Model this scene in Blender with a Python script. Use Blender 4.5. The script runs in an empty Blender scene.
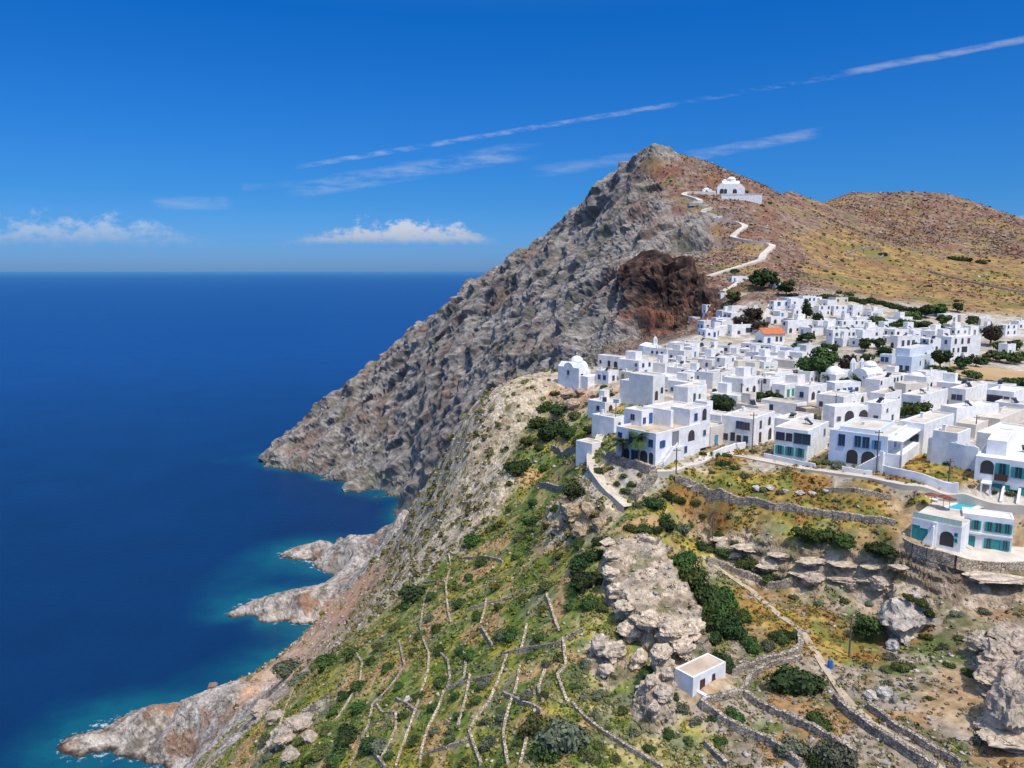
import bpy, bmesh, math, random
import numpy as np
from mathutils import Vector, Matrix
from mathutils.bvhtree import BVHTree

R = math.radians
rng = random.Random(11)
scene = bpy.context.scene
col = scene.collection

# ------------------------------------------------------------------ camera numbers
CAMZ, FPX = 237.0, 759.0
ALPHA = math.atan(113.0 / FPX)
CA, SA = math.cos(ALPHA), math.sin(ALPHA)

def ray(px, py):
    """direction through a photo pixel, scaled so that its forward (y) part is 1"""
    cx, cy = (px - 512.0) / FPX, (384.0 - py) / FPX
    dy = CA + cy * SA
    return cx / dy, (-SA + cy * CA) / dy

def P(px, py, Y):
    dx, dz = ray(px, py)
    return (dx * Y, Y, CAMZ + dz * Y)

def Z(px, py, z):
    dx, dz = ray(px, py)
    Y = (z - CAMZ) / dz
    return (dx * Y, Y, z)

def project(x, y, z):
    zz = z - CAMZ
    d = y * CA - zz * SA
    u = y * SA + zz * CA
    return 512 + FPX * x / d, 384 - FPX * u / d, d

# ------------------------------------------------------------------ noise (vectorised gradient noise)
_pr = np.random.RandomState(5)
_PERM = _pr.permutation(256).astype(np.int64)
_PERM = np.concatenate([_PERM, _PERM, _PERM])
_G = _pr.normal(size=(256, 3)); _G /= np.linalg.norm(_G, axis=1)[:, None]

_P32 = _PERM.astype(np.int32); _G32 = _G.astype(np.float32)
def noise3(p):
    p = np.asarray(p, dtype=np.float32)
    fl = np.floor(p); i = fl.astype(np.int32) & 255; f = p - fl
    u = f * f * f * (f * (f * 6 - 15) + 10)
    x, y, z = f[:, 0], f[:, 1], f[:, 2]
    out = np.zeros(len(p), np.float32)
    hx = [_P32[i[:, 0]], _P32[i[:, 0] + 1]]
    for dx in (0, 1):
        wx = u[:, 0] if dx else 1 - u[:, 0]
        for dy in (0, 1):
            hy = _P32[hx[dx] + i[:, 1] + dy]
            wxy = wx * (u[:, 1] if dy else 1 - u[:, 1])
            for dz in (0, 1):
                g = _G32[_P32[hy + i[:, 2] + dz]]
                out += wxy * (u[:, 2] if dz else 1 - u[:, 2]) * (g[:, 0] * (x - dx) + g[:, 1] * (y - dy) + g[:, 2] * (z - dz))
    return out * np.float32(1.5)

def fbm(p, octv=4, gain=.5, off=0.0):
    a, s, q = 1.0, 0, np.asarray(p) + off
    for _ in range(octv):
        s = s + a * noise3(q); q = q * 2.03 + 17.1; a *= gain
    return s

def ridged(p, octv=3, gain=.5, off=0.0):
    a, s, q = 1.0, 0, np.asarray(p) + off
    for _ in range(octv):
        s = s + a * (1 - 2 * np.abs(noise3(q))); q = q * 2.1 + 9.7; a *= gain
    return s

def smooth(a, b, x):
    t = np.clip((x - a) / (b - a), 0, 1)
    return t * t * (3 - 2 * t)

# ------------------------------------------------------------------ materials
def new_mat(name):
    m = bpy.data.materials.new(name); m.use_nodes = True
    nt = m.node_tree
    b = nt.nodes['Principled BSDF']
    b.inputs['Roughness'].default_value = .9
    b.inputs['Specular IOR Level'].default_value = .2
    return m, nt, b

def N(nt, kind, **kw):
    n = nt.nodes.new(kind)
    for k, v in kw.items():
        if k in n.inputs: n.inputs[k].default_value = v
        else: setattr(n, k, v)
    return n

def noisy_mat(name, c1, c2, scale=1.0, rough=.9, bump=0.0, spec=.2, lo=.35, hi=.65, detail=5):
    """two base colours mixed by a noise in object space, with a little relief"""
    m, nt, b = new_mat(name)
    tc = N(nt, 'ShaderNodeNewGeometry')
    nz = N(nt, 'ShaderNodeTexNoise', Scale=scale, Detail=detail)
    nt.links.new(tc.outputs['Position'], nz.inputs['Vector'])
    rp = N(nt, 'ShaderNodeValToRGB')
    rp.color_ramp.elements[0].position = lo; rp.color_ramp.elements[0].color = (*c1, 1)
    rp.color_ramp.elements[1].position = hi; rp.color_ramp.elements[1].color = (*c2, 1)
    nt.links.new(nz.outputs['Fac'], rp.inputs['Fac'])
    nt.links.new(rp.outputs['Color'], b.inputs['Base Color'])
    b.inputs['Roughness'].default_value = rough
    b.inputs['Specular IOR Level'].default_value = spec
    if bump:
        bp = N(nt, 'ShaderNodeBump', Strength=.6, Distance=bump)
        nt.links.new(nz.outputs['Fac'], bp.inputs['Height'])
        nt.links.new(bp.outputs['Normal'], b.inputs['Normal'])
    return m

# ------------------------------------------------------------------ objects
def link(name, me, parent=None, mats=()):
    o = bpy.data.objects.new(name, me); col.objects.link(o)
    for m in mats:
        if m is not None: me.materials.append(m)
    if parent is not None: o.parent = parent
    return o

def tag(o, label=None, cat=None, group=None, kind=None):
    if label: o['label'] = label
    if cat: o['category'] = cat
    if group: o['group'] = group
    if kind: o['kind'] = kind
    return o

def empty(name, loc, rz=0.0):
    o = bpy.data.objects.new(name, None); col.objects.link(o)
    o.empty_display_size = .5
    o.location = loc; o.rotation_euler = (0, 0, rz)
    return o

def np_mesh(name, verts, faces, smooth_=False, colors=None, attr='col', mat_idx=None):
    """mesh from numpy verts (n,3) and faces (m,k)"""
    me = bpy.data.meshes.new(name)
    verts = np.asarray(verts, dtype=np.float32); faces = np.asarray(faces, dtype=np.int32)
    n, m, k = len(verts), len(faces), faces.shape[1]
    me.vertices.add(n); me.vertices.foreach_set('co', verts.ravel())
    me.loops.add(m * k); me.loops.foreach_set('vertex_index', faces.ravel())
    me.polygons.add(m)
    me.polygons.foreach_set('loop_start', np.arange(0, m * k, k, dtype=np.int32))
    me.polygons.foreach_set('loop_total', np.full(m, k, dtype=np.int32))
    me.update(calc_edges=True)
    if smooth_: me.polygons.foreach_set('use_smooth', np.ones(m, dtype=bool))
    if colors is not None:
        a = me.color_attributes.new(attr, 'FLOAT_COLOR', 'POINT')
        c = np.ones((n, 4), dtype=np.float32); c[:, :3] = colors
        a.data.foreach_set('color', c.ravel())
    return me

class MB:
    """collects boxes, prisms and tubes into one mesh"""
    def __init__(self): self.v, self.f = [], []
    def quad(self, pts):
        i = len(self.v); self.v += [tuple(p) for p in pts]; self.f.append(tuple(range(i, i + len(pts))))
    def box(self, x0, y0, z0, x1, y1, z1, skip=''):
        i = len(self.v)
        self.v += [(x0, y0, z0), (x1, y0, z0), (x1, y1, z0), (x0, y1, z0), (x0, y0, z1), (x1, y0, z1), (x1, y1, z1), (x0, y1, z1)]
        F = {'b': (3, 2, 1, 0), 't': (4, 5, 6, 7), 's': (0, 1, 5, 4), 'e': (1, 2, 6, 5), 'n': (2, 3, 7, 6), 'w': (3, 0, 4, 7)}
        for k, q in F.items():
            if k not in skip: self.f.append(tuple(i + j for j in q))
        return self
    def prism(self, poly, axis, a, b):
        """poly: 2-D outline; axis 'x': (y,z) outline extruded over x; 'y': (x,z) over y; 'z': (x,y) over z"""
        def mk(p, t):
            return {'x': (t, p[0], p[1]), 'y': (p[0], t, p[1]), 'z': (p[0], p[1], t)}[axis]
        n, i = len(poly), len(self.v)
        self.v += [mk(p, a) for p in poly] + [mk(p, b) for p in poly]
        self.f.append(tuple(i + k for k in range(n))[::-1]); self.f.append(tuple(i + n + k for k in range(n)))
        for k in range(n):
            k2 = (k + 1) % n
            self.f.append((i + k, i + k2, i + n + k2, i + n + k))
        return self
    def tube(self, p, q, r0, r1=None, n=8):
        r1 = r0 if r1 is None else r1
        p, q = Vector(p), Vector(q); d = (q - p).normalized()
        a = d.orthogonal().normalized(); b = d.cross(a); i = len(self.v)
        for c, r in ((p, r0), (q, r1)):
            self.v += [tuple(c + (a * math.cos(t) + b * math.sin(t)) * r) for t in [2 * math.pi * k / n for k in range(n)]]
        for k in range(n):
            k2 = (k + 1) % n; self.f.append((i + k, i + k2, i + n + k2, i + n + k))
        self.f.append(tuple(i + k for k in range(n))[::-1]); self.f.append(tuple(i + n + k for k in range(n)))
        return self
    def dome(self, c, r, h, n=18, m=7, a0=0.0):
        i = len(self.v)
        for j in range(m):
            t = math.pi / 2 * j / m
            self.v += [(c[0] + r * math.cos(t) * math.cos(2 * math.pi * k / n), c[1] + r * math.cos(t) * math.sin(2 * math.pi * k / n), c[2] + h * math.sin(t)) for k in range(n)]
        self.v.append((c[0], c[1], c[2] + h))
        for j in range(m - 1):
            for k in range(n):
                k2 = (k + 1) % n
                self.f.append((i + j * n + k, i + j * n + k2, i + (j + 1) * n + k2, i + (j + 1) * n + k))
        for k in range(n):
            self.f.append((i + (m - 1) * n + k, i + (m - 1) * n + (k + 1) % n, i + m * n))
        return self
    def mesh(self, name, smooth_=False):
        me = bpy.data.meshes.new(name); me.from_pydata(self.v, [], self.f)
        bm = bmesh.new(); bm.from_mesh(me); bmesh.ops.recalc_face_normals(bm, faces=bm.faces[:]); bm.to_mesh(me); bm.free()
        if smooth_:
            for p in me.polygons: p.use_smooth = True
        me.update(); return me
    def build(self, name, mat, parent=None, smooth_=False):
        return link(name, self.mesh(name, smooth_), parent, [mat])

# ------------------------------------------------------------------ render settings, camera, sun, sky
scene.view_settings.view_transform = 'Standard'
scene.view_settings.look = 'None'
scene.view_settings.exposure = 0
scene.view_settings.gamma = 1
cam = bpy.data.cameras.new('camera'); cam_o = bpy.data.objects.new('camera', cam); col.objects.link(cam_o)
cam.sensor_fit = 'HORIZONTAL'; cam.sensor_width = 36
cam.lens = 36 * FPX / 1024
cam.clip_start = .5; cam.clip_end = 300000
cam_o.location = (0, 0, CAMZ)
cam_o.rotation_euler = (math.pi / 2 - ALPHA, 0, 0)
scene.camera = cam_o
# ------------------------------------------------------------------ terrain: measured points (photo pixel + distance ahead, or + height)
CP = []
def cp(zone, *pts):
    for p in pts: CP.append((P(*p), zone))
def cz(zone, z, *pts):
    for p in pts: CP.append((Z(p[0], p[1], z), zone))
def cw(zone, *pts):
    for p in pts: CP.append((p, zone))
# main ridge, from the summit down to the headland
cp('R', (655,148,680), (637,160,700), (620,175,720), (600,190,745), (580,205,770), (560,222,795), (540,240,820), (520,254,840), (500,268,860), (470,285,890),
   (455,298,905), (440,316,915), (415,330,930), (390,352,945), (360,375,950), (330,400,950), (300,424,945), (282,438,935), (272,452,925))
# cliff face
cp('R', (700,240,560), (670,200,620), (650,182,655), (640,260,560), (610,300,520), (590,330,470), (560,300,600), (560,360,490), (520,330,700), (520,275,800),
   (600,230,690), (480,350,760), (420,380,850), (380,440,860), (340,440,890), (450,330,850), (360,410,900), (300,455,905), (685,225,590), (696,262,535),
   (545,388,440), (480,395,600), (440,430,690), (420,470,740), (575,360,440), (625,290,530), (580,260,720), (440,380,790), (400,460,800))
cz('R', 2, (270,462), (300,470), (335,478), (350,488), (380,494), (405,496))
cz('U', -12, (260,470), (300,482), (340,494), (380,503), (400,510), (220,470))
# red bluff
cp('D', (650,262,490), (670,270,470), (690,280,455), (712,292,435), (645,275,476), (665,300,458), (690,305,444), (640,320,440), (640,300,460))
cp('R', (622,346,422), (612,338,440), (618,318,470))
cp('D', (642,342,426), (690,335,424), (660,340,430), (675,330,436))
cp('H', (725,288,440), (700,262,500), (720,255,520), (675,255,520), (680,268,488), (700,278,462), (722,286,442))
# hill with the church
cp('H', (670,152,690), (700,160,710), (750,180,760), (790,191,820), (690,185,645), (720,200,625), (700,205,600), (745,200,625), (760,190,665), (740,230,560), (770,245,530), (740,268,475), (780,270,480))
cp('H', (730,290,430), (760,300,402), (720,318,392), (800,260,520), (850,230,700), (850,193,980), (900,192,1000), (940,193,1000), (980,205,980), (1024,222,950), (1100,240,930), (950,230,850), (900,230,780),
   (800,215,760), (990,250,720))
cp('Y', (900,262,560), (850,265,540), (1024,268,640), (960,262,620), (1024,300,470), (900,290,470), (950,285,500), (860,285,470), (980,300,440), (830,272,500), (1100,300,480), (930,275,540), (1000,280,540))
cw('H', (150,820,250), (300,1180,230), (600,1250,190), (-40,1000,60), (900,1100,220), (50,920,140), (900,700,240), (420,1080,300))
cw('U', (-180,1060,-10), (-330,1010,-25), (-430,920,-35), (-100,1150,-10), (0,1250,0), (-600,1200,-60), (-600,900,-60), (200,1350,-20), (500,1500,-40))
# village shelf
cz('V', 200, (700,466), (760,470), (830,482), (900,492), (960,500), (1020,505), (700,440), (760,430), (860,440), (960,450), (1020,460), (640,470), (1150,500), (1150,420))
cz('V', 201, (640,420), (760,400), (860,400), (1020,415), (680,400), (940,420))
cz('V', 202, (600,380), (680,375), (760,370), (860,372), (960,385), (1024,385), (640,365), (1150,390))
cz('V', 204, (640,354), (720,352), (800,352), (1024,360), (880,362))
cz('V', 207, (720,340), (790,345), (860,350), (960,352), (1024,345))
cz('V', 209, (830,338), (900,338), (700,335))
cp('V', (820,315,385), (860,325,370), (780,305,395), (920,325,365), (960,330,355), (1020,335,350), (745,315,392))
cz('V', 200, (562,384), (580,384), (600,392), (612,400))
cz('T', 196, (566,400), (590,420), (586,440))
# field in front of the village
cz('F', 199.4, (720,472), (800,486), (860,495), (920,503), (690,476))
cz('F', 197.8, (760,496), (820,500), (880,512), (720,490))
cz('E', 197.2, (900,512), (880,520), (920,520))
cz('F', 197.2, (690,490))
cz('F', 196.6, (740,500), (800,512), (860,522), (890,530))
cz('T', 195.2, (740,509), (800,523), (860,536), (895,545))
# hotel ground
cz('E', 195.3, (908,538), (930,533), (925,543))
cz('E', 194.0, (945,552), (975,560), (1015,561), (1060,561), (950,536), (970,543), (990,546), (1010,548), (965,555))
cz('E', 199.9, (930,500))
cz('E', 194.0, (1000,553), (1040,556), (985,552))
cz('L', 194.4, (905,553), (925,558), (945,562), (960,565))
cz('L', 193.5, (985,568), (1020,569), (1080,569))
# cliff band under the field: brink then foot
cp('L', (700,520,133.5), (735,535,125.5), (770,546,120.5), (800,556,117), (850,562,114.6), (890,566,111.7), (930,572,106.9), (960,574,106.3), (1000,575,106), (1060,575,105.6))
cp('L', (700,545,132.5), (735,558,124.5), (770,574,119.5), (800,586,116), (850,588,113.6), (890,592,110.7), (928,594,106), (960,592,105.5), (1000,592,105.2), (1060,593,104.8))
cp('G', (690,560,123), (720,575,119), (760,598,114), (800,605,112), (850,606,110.5), (900,606,108), (950,610,102), (1020,604,101))
# ravine floor
cp('F', (740,600,113), (780,620,107), (820,640,101), (860,650,98))
cp('G', (900,660,95), (950,650,95), (1000,640,95))
cp('E', (950,700,84), (975,688,86.3))
cp('G', (900,690,88), (920,730,80), (1000,740,77), (880,720,83), (1060,740,75), (960,768,74.5), (1030,690,86))
cp('G', (850,680,92), (840,720,84), (860,768,76), (800,680,93), (780,660,97))
cp('G', (740,680,93), (760,700,89), (720,710,86), (760,740,82), (800,768,77), (720,768,79), (740,640,101), (800,730,82.5))
cp('E', (695,693,88), (680,680,90.5), (715,675,91))
# ground left and right of the long outcrop
cp('T', (700,560,122), (705,600,114), (715,640,104), (640,520,128), (660,510,131), (690,538,129))
cp('T', (585,560,121.5), (582,590,114), (590,600,111.5), (600,625,106), (590,640,103.5), (605,680,96), (600,720,89), (640,740,84), (620,768,81), (680,740,83.5), (660,700,89))
cp('B', (600,500,136), (580,510,139), (620,510,134), (590,470,147), (610,490,139))
# terraces
cp('T', (560,620,112), (500,620,124), (450,620,141), (400,620,160), (370,640,160), (560,560,134), (520,560,150), (470,570,160), (430,590,166), (550,660,103), (500,660,112), (450,660,124), (400,660,138),
   (550,700,93), (500,700,101), (450,700,110), (400,700,121), (350,700,135), (310,700,148), (560,740,86), (500,740,92), (450,740,99), (400,740,108), (340,740,121), (290,740,135), (560,768,80), (500,768,85.6),
   (440,768,94), (380,768,103.6), (300,768,120.5), (540,520,168), (500,530,182), (540,480,200), (560,450,205), (540,430,222), (565,480,175), (560,420,232), (600,450,170), (590,430,190),
   (420,600,166), (350,670,150), (240,745,150), (230,768,141))
cz('U', -14, (200,690), (150,710), (100,720), (60,725), (40,745), (250,640), (200,600), (260,560))
cw('U', (-150,560,-12), (-178,560,-14), (-125,565,-8), (-150,462,-10), (-172,472,-14), (-195,482,-16), (-165,440,-8))
# pale buttress
cp('B', (500,395,250), (530,392,246), (470,420,255), (470,450,240), (450,480,255), (430,500,275), (500,450,232), (510,430,236), (490,490,205), (460,520,215), (430,540,215), (410,560,235), (512,470,205),
   (440,466,292), (428,482,300), (416,498,315), (452,440,280), (466,416,268), (480,404,260), (495,394,254), (400,580,225), (390,570,300))
cp('B', (415,518,420), (400,540,385), (380,555,400))
# scree and the shore
cp('S', (370,572,365), (345,595,385), (320,620,385), (295,645,385), (270,668,385), (330,640,330), (290,672,300), (250,695,320), (360,600,320), (295,692,215), (380,590,270))
cz('S', 2.5, (318,625), (300,640), (280,655), (262,668), (250,676))
cp('C', (345,540,585), (352,545,575), (340,546,592), (356,552,572), (340,537,600), (328,541,605), (370,535,575), (358,545,570), (378,548,500), (392,530,500), (385,525,560), (405,508,540), (350,535,590), (320,540,618), (300,546,622), (355,548,545))
cz('C', 1.5, (284,553), (300,557), (340,557), (362,556), (320,557))
cp('C', (350,573,525), (332,583,512), (300,597,495), (270,598,503), (250,607,503), (260,603,503), (285,596,500), (240,611,502), (368,566,528))
cz('C', 1.5, (233,615), (260,619), (290,617), (310,619))
cp('C', (265,700,330), (225,697,340), (200,704,347), (180,703,353), (150,708,360), (130,713,366), (170,728,357), (240,720,300), (215,735,312))
cz('C', 1.5, (66,741), (100,742), (118,747), (140,753), (165,762), (185,772), (110,729), (85,732))
cw('U', (-204,399,-8), (-181,403,-8), (-226,393,-8), (-158,412,-6))
cz('C', 4.5, (85,735), (110,733))
cw('B', (-22,340,140), (-42,420,100), (-52,520,45))
cw('C', (-75,600,8), (-62,560,20))
cw('U', (-95,680,-2))
# outside the frame
cw('T', (0,60,172), (60,50,178), (120,60,180), (-60,80,128), (-110,150,80), (40,20,165), (-40,30,135), (-95,230,85))
cw('U', (-180,190,-5), (-260,120,-30), (-260,300,-25), (-500,400,-60), (-500,100,-60), (-200,0,-20), (-420,650,-50), (-260,520,-25), (-260,700,-30), (-200,800,-18))
cw('V', (160,120,200), (260,160,203), (300,300,206), (420,350,214), (200,90,194))
cw('H', (600,500,240), (700,300,225))
CPX = np.array([c[0] for c in CP]); CPZ = [c[1] for c in CP]

# multiquadric interpolation of the heights
_S = 100.0
def _ker(d2): return -np.sqrt(d2 + (1.5 / _S) ** 2)
_xy = CPX[:, :2] / _S
_d2 = ((_xy[:, None] - _xy[None]) ** 2).sum(-1)
_n = len(_xy)
_A = np.zeros((_n + 3, _n + 3)); _A[:_n, :_n] = _ker(_d2) + np.eye(_n) * .003
_A[:_n, _n:] = np.c_[np.ones(_n), _xy]; _A[_n:, :_n] = _A[:_n, _n:].T
_w = np.linalg.solve(_A, np.r_[CPX[:, 2], 0, 0, 0])
def height(xy):
    xy = np.asarray(xy, dtype=np.float64) / _S
    out = np.empty(len(xy))
    for i in range(0, len(xy), 20000):
        q = xy[i:i + 20000]
        d2 = (q ** 2).sum(1)[:, None] + (_xy ** 2).sum(1)[None] - 2 * q @ _xy.T
        out[i:i + 20000] = _ker(np.maximum(d2, 0)) @ _w[:_n] + _w[_n] + q @ _w[_n + 1:]
    return out

def seg_dist(xy, pts, closed=False):
    """distance from points to a polyline, and the parameter along it"""
    best = np.full(len(xy), 1e9); par = np.zeros(len(xy)); acc = 0.0
    P_ = [np.array(p[:2], float) for p in pts]
    if closed: P_ = P_ + [P_[0]]
    for a, b in zip(P_[:-1], P_[1:]):
        d = b - a; L = max(np.hypot(*d), 1e-6)
        t = np.clip(((xy - a) @ d) / (L * L), 0, 1)
        q = np.hypot(*(xy - a - t[:, None] * d).T)
        m = q < best; best[m] = q[m]; par[m] = acc + t[m] * L; acc += L
    return best, par
def inside(xy, poly):
    x, y = xy[:, 0], xy[:, 1]; c = np.zeros(len(xy), bool); n = len(poly)
    for i in range(n):
        x0, y0 = poly[i][:2]; x1, y1 = poly[(i + 1) % n][:2]
        with np.errstate(divide='ignore', invalid='ignore'):
            c ^= ((y0 > y) != (y1 > y)) & (x < (x1 - x0) * (y - y0) / (y1 - y0 + 1e-12) + x0)
    return c
def sdf(xy, poly):
    d, _ = seg_dist(xy, poly, True)
    return np.where(inside(xy, poly), d, -d)

# outcrops that stand on the smooth ground: outline (pixel, distance) of the top, heights of the top
def outline(*pts): return [P(*p) for p in pts]
OUT = []
def outcrop(poly, edge, steps=0.0, zone='L', rough=.5):
    poly = np.array(poly); A = np.c_[np.ones(len(poly)), poly[:, :2]]
    k, *_ = np.linalg.lstsq(A, poly[:, 2], rcond=None)
    OUT.append((poly, k, edge, steps, zone, rough))
outcrop(outline((606,548,119), (612,536,122), (640,534,122.5), (662,540,120.5), (672,560,114.5), (688,585,108), (697,605,103), (708,630,97), (708,642,95.5), (694,652,94.2), (676,648,95.5), (660,634,98.5), (645,618,102), (628,602,105.5), (614,585,109.5), (606,566,114)), .9, 1.3, 'L', .35)
outcrop(outline((590,645,102), (600,640,103), (618,650,100.5), (624,668,96.8), (612,680,95), (596,668,98)), 1.2, .8)
outcrop(outline((655,655,93.5), (672,655,93.2), (672,690,88), (655,712,85.5), (643,700,87.3), (650,675,90.5)), 1.6, .9)
outcrop(outline((885,600,106.5), (905,578,110), (930,576,109), (938,590,106), (930,600,104), (900,612,103)), 1.5, 1.0)
outcrop(outline((978,640,95), (995,628,97.5), (1040,630,96), (1120,640,94), (1120,690,82), (1040,675,84), (1000,672,85.5), (990,660,88.5)), 1.6, 1.3)
outcrop(outline((552,500,158), (575,490,160), (600,505,148), (598,520,142), (570,520,146)), 2.5, 1.2, 'B')
outcrop(outline((560,385,255), (600,388,246), (612,402,228), (590,415,222), (562,408,236)), 4.0, 1.5, 'S')

def ground_z(xy):
    """height with the outcrops, before the fine relief"""
    z = height(xy)
    rock = np.zeros(len(xy))
    for poly, k, edge, st, zone, rough in OUT:
        c = poly[:, :2].mean(0); rad = np.hypot(*(poly[:, :2] - c).T).max() + 6
        m = np.hypot(*(xy - c).T) < rad
        if not m.any(): continue
        q = xy[m]; n = np.c_[q / 3.0, np.full(len(q), k[0])]
        qw = q + np.c_[fbm(n, 3), fbm(n, 3, off=31)] * .9
        s = sdf(qw, poly)
        top = np.c_[np.ones(len(q)), q] @ k + fbm(n * 1.4, 4, off=7) * rough
        w = smooth(-edge, edge * .35, s)
        zz = z[m] + np.maximum(top - z[m], 0) * w
        if st:
            h = (zz - z[m]); fz = h / st; fl = np.floor(fz); fr = fz - fl
            hs = (fl + smooth(.25, .75, fr)) * st
            zz = z[m] + np.where(w < .97, hs, h)
        z[m] = np.maximum(z[m], zz); rock[m] = np.maximum(rock[m], smooth(-edge * 1.6, -edge * .5, s))
    return z, rock
# ------------------------------------------------------------------ the ground sheet: a fan of points, finer where it is nearer
GQ = 1.0
th = np.concatenate([np.arange(-62, -37, .6), np.arange(-37, 37, .125 * GQ), np.arange(37, 63, .6)]) * math.pi / 180
rr = np.concatenate([np.exp(np.arange(math.log(46), math.log(64), .012)), np.exp(np.arange(math.log(64), math.log(1080), .0027 * GQ)), np.exp(np.arange(math.log(1080), math.log(1700), .02))])
NT, NR = len(th), len(rr)
TT, RR = np.meshgrid(th, rr, indexing='ij')
GX, GY = (RR * np.sin(TT)), (RR * np.cos(TT))
gxy = np.c_[GX.ravel(), GY.ravel()]
gz, rockmask = ground_z(gxy)
pos = np.c_[gxy, gz].reshape(NT, NR, 3)

ZN = {'R': 0, 'D': 1, 'B': 2, 'S': 3, 'C': 4, 'T': 5, 'F': 6, 'H': 7, 'Y': 8, 'V': 9, 'E': 10, 'G': 11, 'L': 12, 'U': 13}
#        three base colours per zone; relief amplitude; relief scale
ZC = {
 'R': [(.150,.136,.124), (.275,.245,.213), (.400,.362,.312)],
 'D': [(.028,.022,.021), (.070,.044,.037), (.185,.105,.075)],  # shadow on the bluff is put into these dark base colours
 'B': [(.370,.295,.195), (.600,.475,.315), (.710,.600,.430)],
 'S': [(.340,.225,.145), (.510,.325,.205), (.580,.430,.300)],
 'C': [(.170,.145,.120), (.420,.365,.305), (.580,.525,.455)],
 'T': [(.075,.115,.028), (.195,.225,.050), (.400,.320,.140)],
 'F': [(.135,.135,.035), (.290,.165,.050), (.370,.275,.070)],
 'H': [(.105,.065,.048), (.185,.105,.078), (.280,.190,.140)],
 'Y': [(.150,.100,.055), (.285,.175,.080), (.390,.270,.080)],
 'V': [(.300,.255,.200), (.430,.375,.300), (.560,.510,.430)],
 'E': [(.300,.205,.115), (.400,.275,.160), (.460,.350,.225)],
 'G': [(.125,.120,.050), (.270,.215,.150), (.370,.310,.245)],
 'L': [(.270,.205,.145), (.560,.440,.305), (.690,.575,.430)],
 'U': [(.10,.12,.10), (.16,.18,.14), (.22,.22,.18)],
}
ZA = {'R': (1, 1), 'D': (1.1, .8), 'B': (.16, .5), 'S': (.10, .4), 'C': (.7, .42), 'T': (.03, .2), 'F': (.012, .2), 'H': (.07, .5), 'Y': (.02, .3), 'V': (0, 1), 'E': (.02, .3), 'G': (.04, .2), 'L': (.24, .24), 'U': (.2, .6)}

# extra points that only say what the ground is made of (pixel, on the smooth ground)
PAINT = [('F', (900,470), (920,470), (940,475), (930,466), (955,479), (912,477), (890,472)), ('B', (440,466), (428,485), (416,502), (452,445), (466,422), (450,460), (435,500), (420,520), (405,545), (440,540), (395,565)),
 ('F', (680,505), (695,515), (700,530), (690,550), (720,530), (710,500), (740,525)), 
 ('B', (500,405), (480,430), (470,455), (450,480), (440,505), (425,530), (500,430), (510,445), (490,470), (505,480), (480,495), (465,515), (450,535), (430,555), (415,565), (400,575), (490,500), (520,400), (530,395), (525,410), (460,500), (475,520)),
 ('S', (380,578), (365,592), (350,608), (335,622), (320,638), (300,655), (280,672), (262,688), (390,565), (345,595), (310,660)), ('C', (400,535), (385,545), (375,560), (405,520)), ('C', (80,738), (100,738), (120,736), (140,733), (160,732), (180,726), (200,718), (170,748), (195,752), (215,735), (190,740), (225,715)), ('F', (730,468), (760,475), (790,480), (820,487), (860,492), (885,500), (905,502), (740,485), (840,500), (775,487), (810,492)), ('C', (240,725), (225,740), (260,705), (290,735), (300,720)),
 ('L', (640,560), (650,580), (660,600), (680,620), (620,545)),
 ('T', (520,440), (530,470), (520,500), (548,440), (600,460)), ('F', (720,470), (760,480), (850,500), (690,470)), ('T', (690,480), (700,495)),
 ('F', (790,590), (820,610), (760,610), (720,565)), ('S', (560,395), (585,398), (605,395)), ('B', (596,470), (602,490), (570,530)),
 ('R', (640,200), (650,190), (690,205), (700,225), (640,230)), ('H', (655,160), (662,175), (675,195), (685,205))]
_cz_xy = [CPX]; _cz_z = list(CPZ)
def coarse_hit(px, py):
    dx, dz = ray(px, py)
    Y = np.exp(np.linspace(math.log(55), math.log(1400), 900))
    h = ground_z(np.c_[dx * Y, Y])[0]
    k = np.argmax(h > CAMZ + dz * Y)
    return np.array([dx * Y[k], Y[k], h[k]])
for z_, *pp in PAINT:
    _cz_xy.append(np.array([coarse_hit(*p) for p in pp])); _cz_z += [z_] * len(pp)
ZPTS = np.concatenate(_cz_xy); ZID = np.array([ZN[z] for z in _cz_z])

def zone_weights(p):
    r = np.linalg.norm(p - [0, 0, CAMZ], axis=1)
    q = p / r[:, None] * 40
    warp = np.c_[fbm(q * .55, 4), fbm(q * .55, 4, off=50), fbm(q * .55, 4, off=90)] * .022 * r[:, None]
    w = np.zeros((len(p), len(ZN)))
    for i in range(0, len(p), 8000):
        a = p[i:i + 8000] + warp[i:i + 8000]
        d2 = (a ** 2).sum(1)[:, None] + (ZPTS ** 2).sum(1)[None] - 2 * a @ ZPTS.T
        k = 1.0 / (d2 / (r[i:i + 8000, None] ** 2) + 6e-5) ** 3
        for z in range(len(ZN)): w[i:i + 8000, z] = k[:, ZID == z].sum(1)
    return w / w.sum(1)[:, None]
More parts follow.
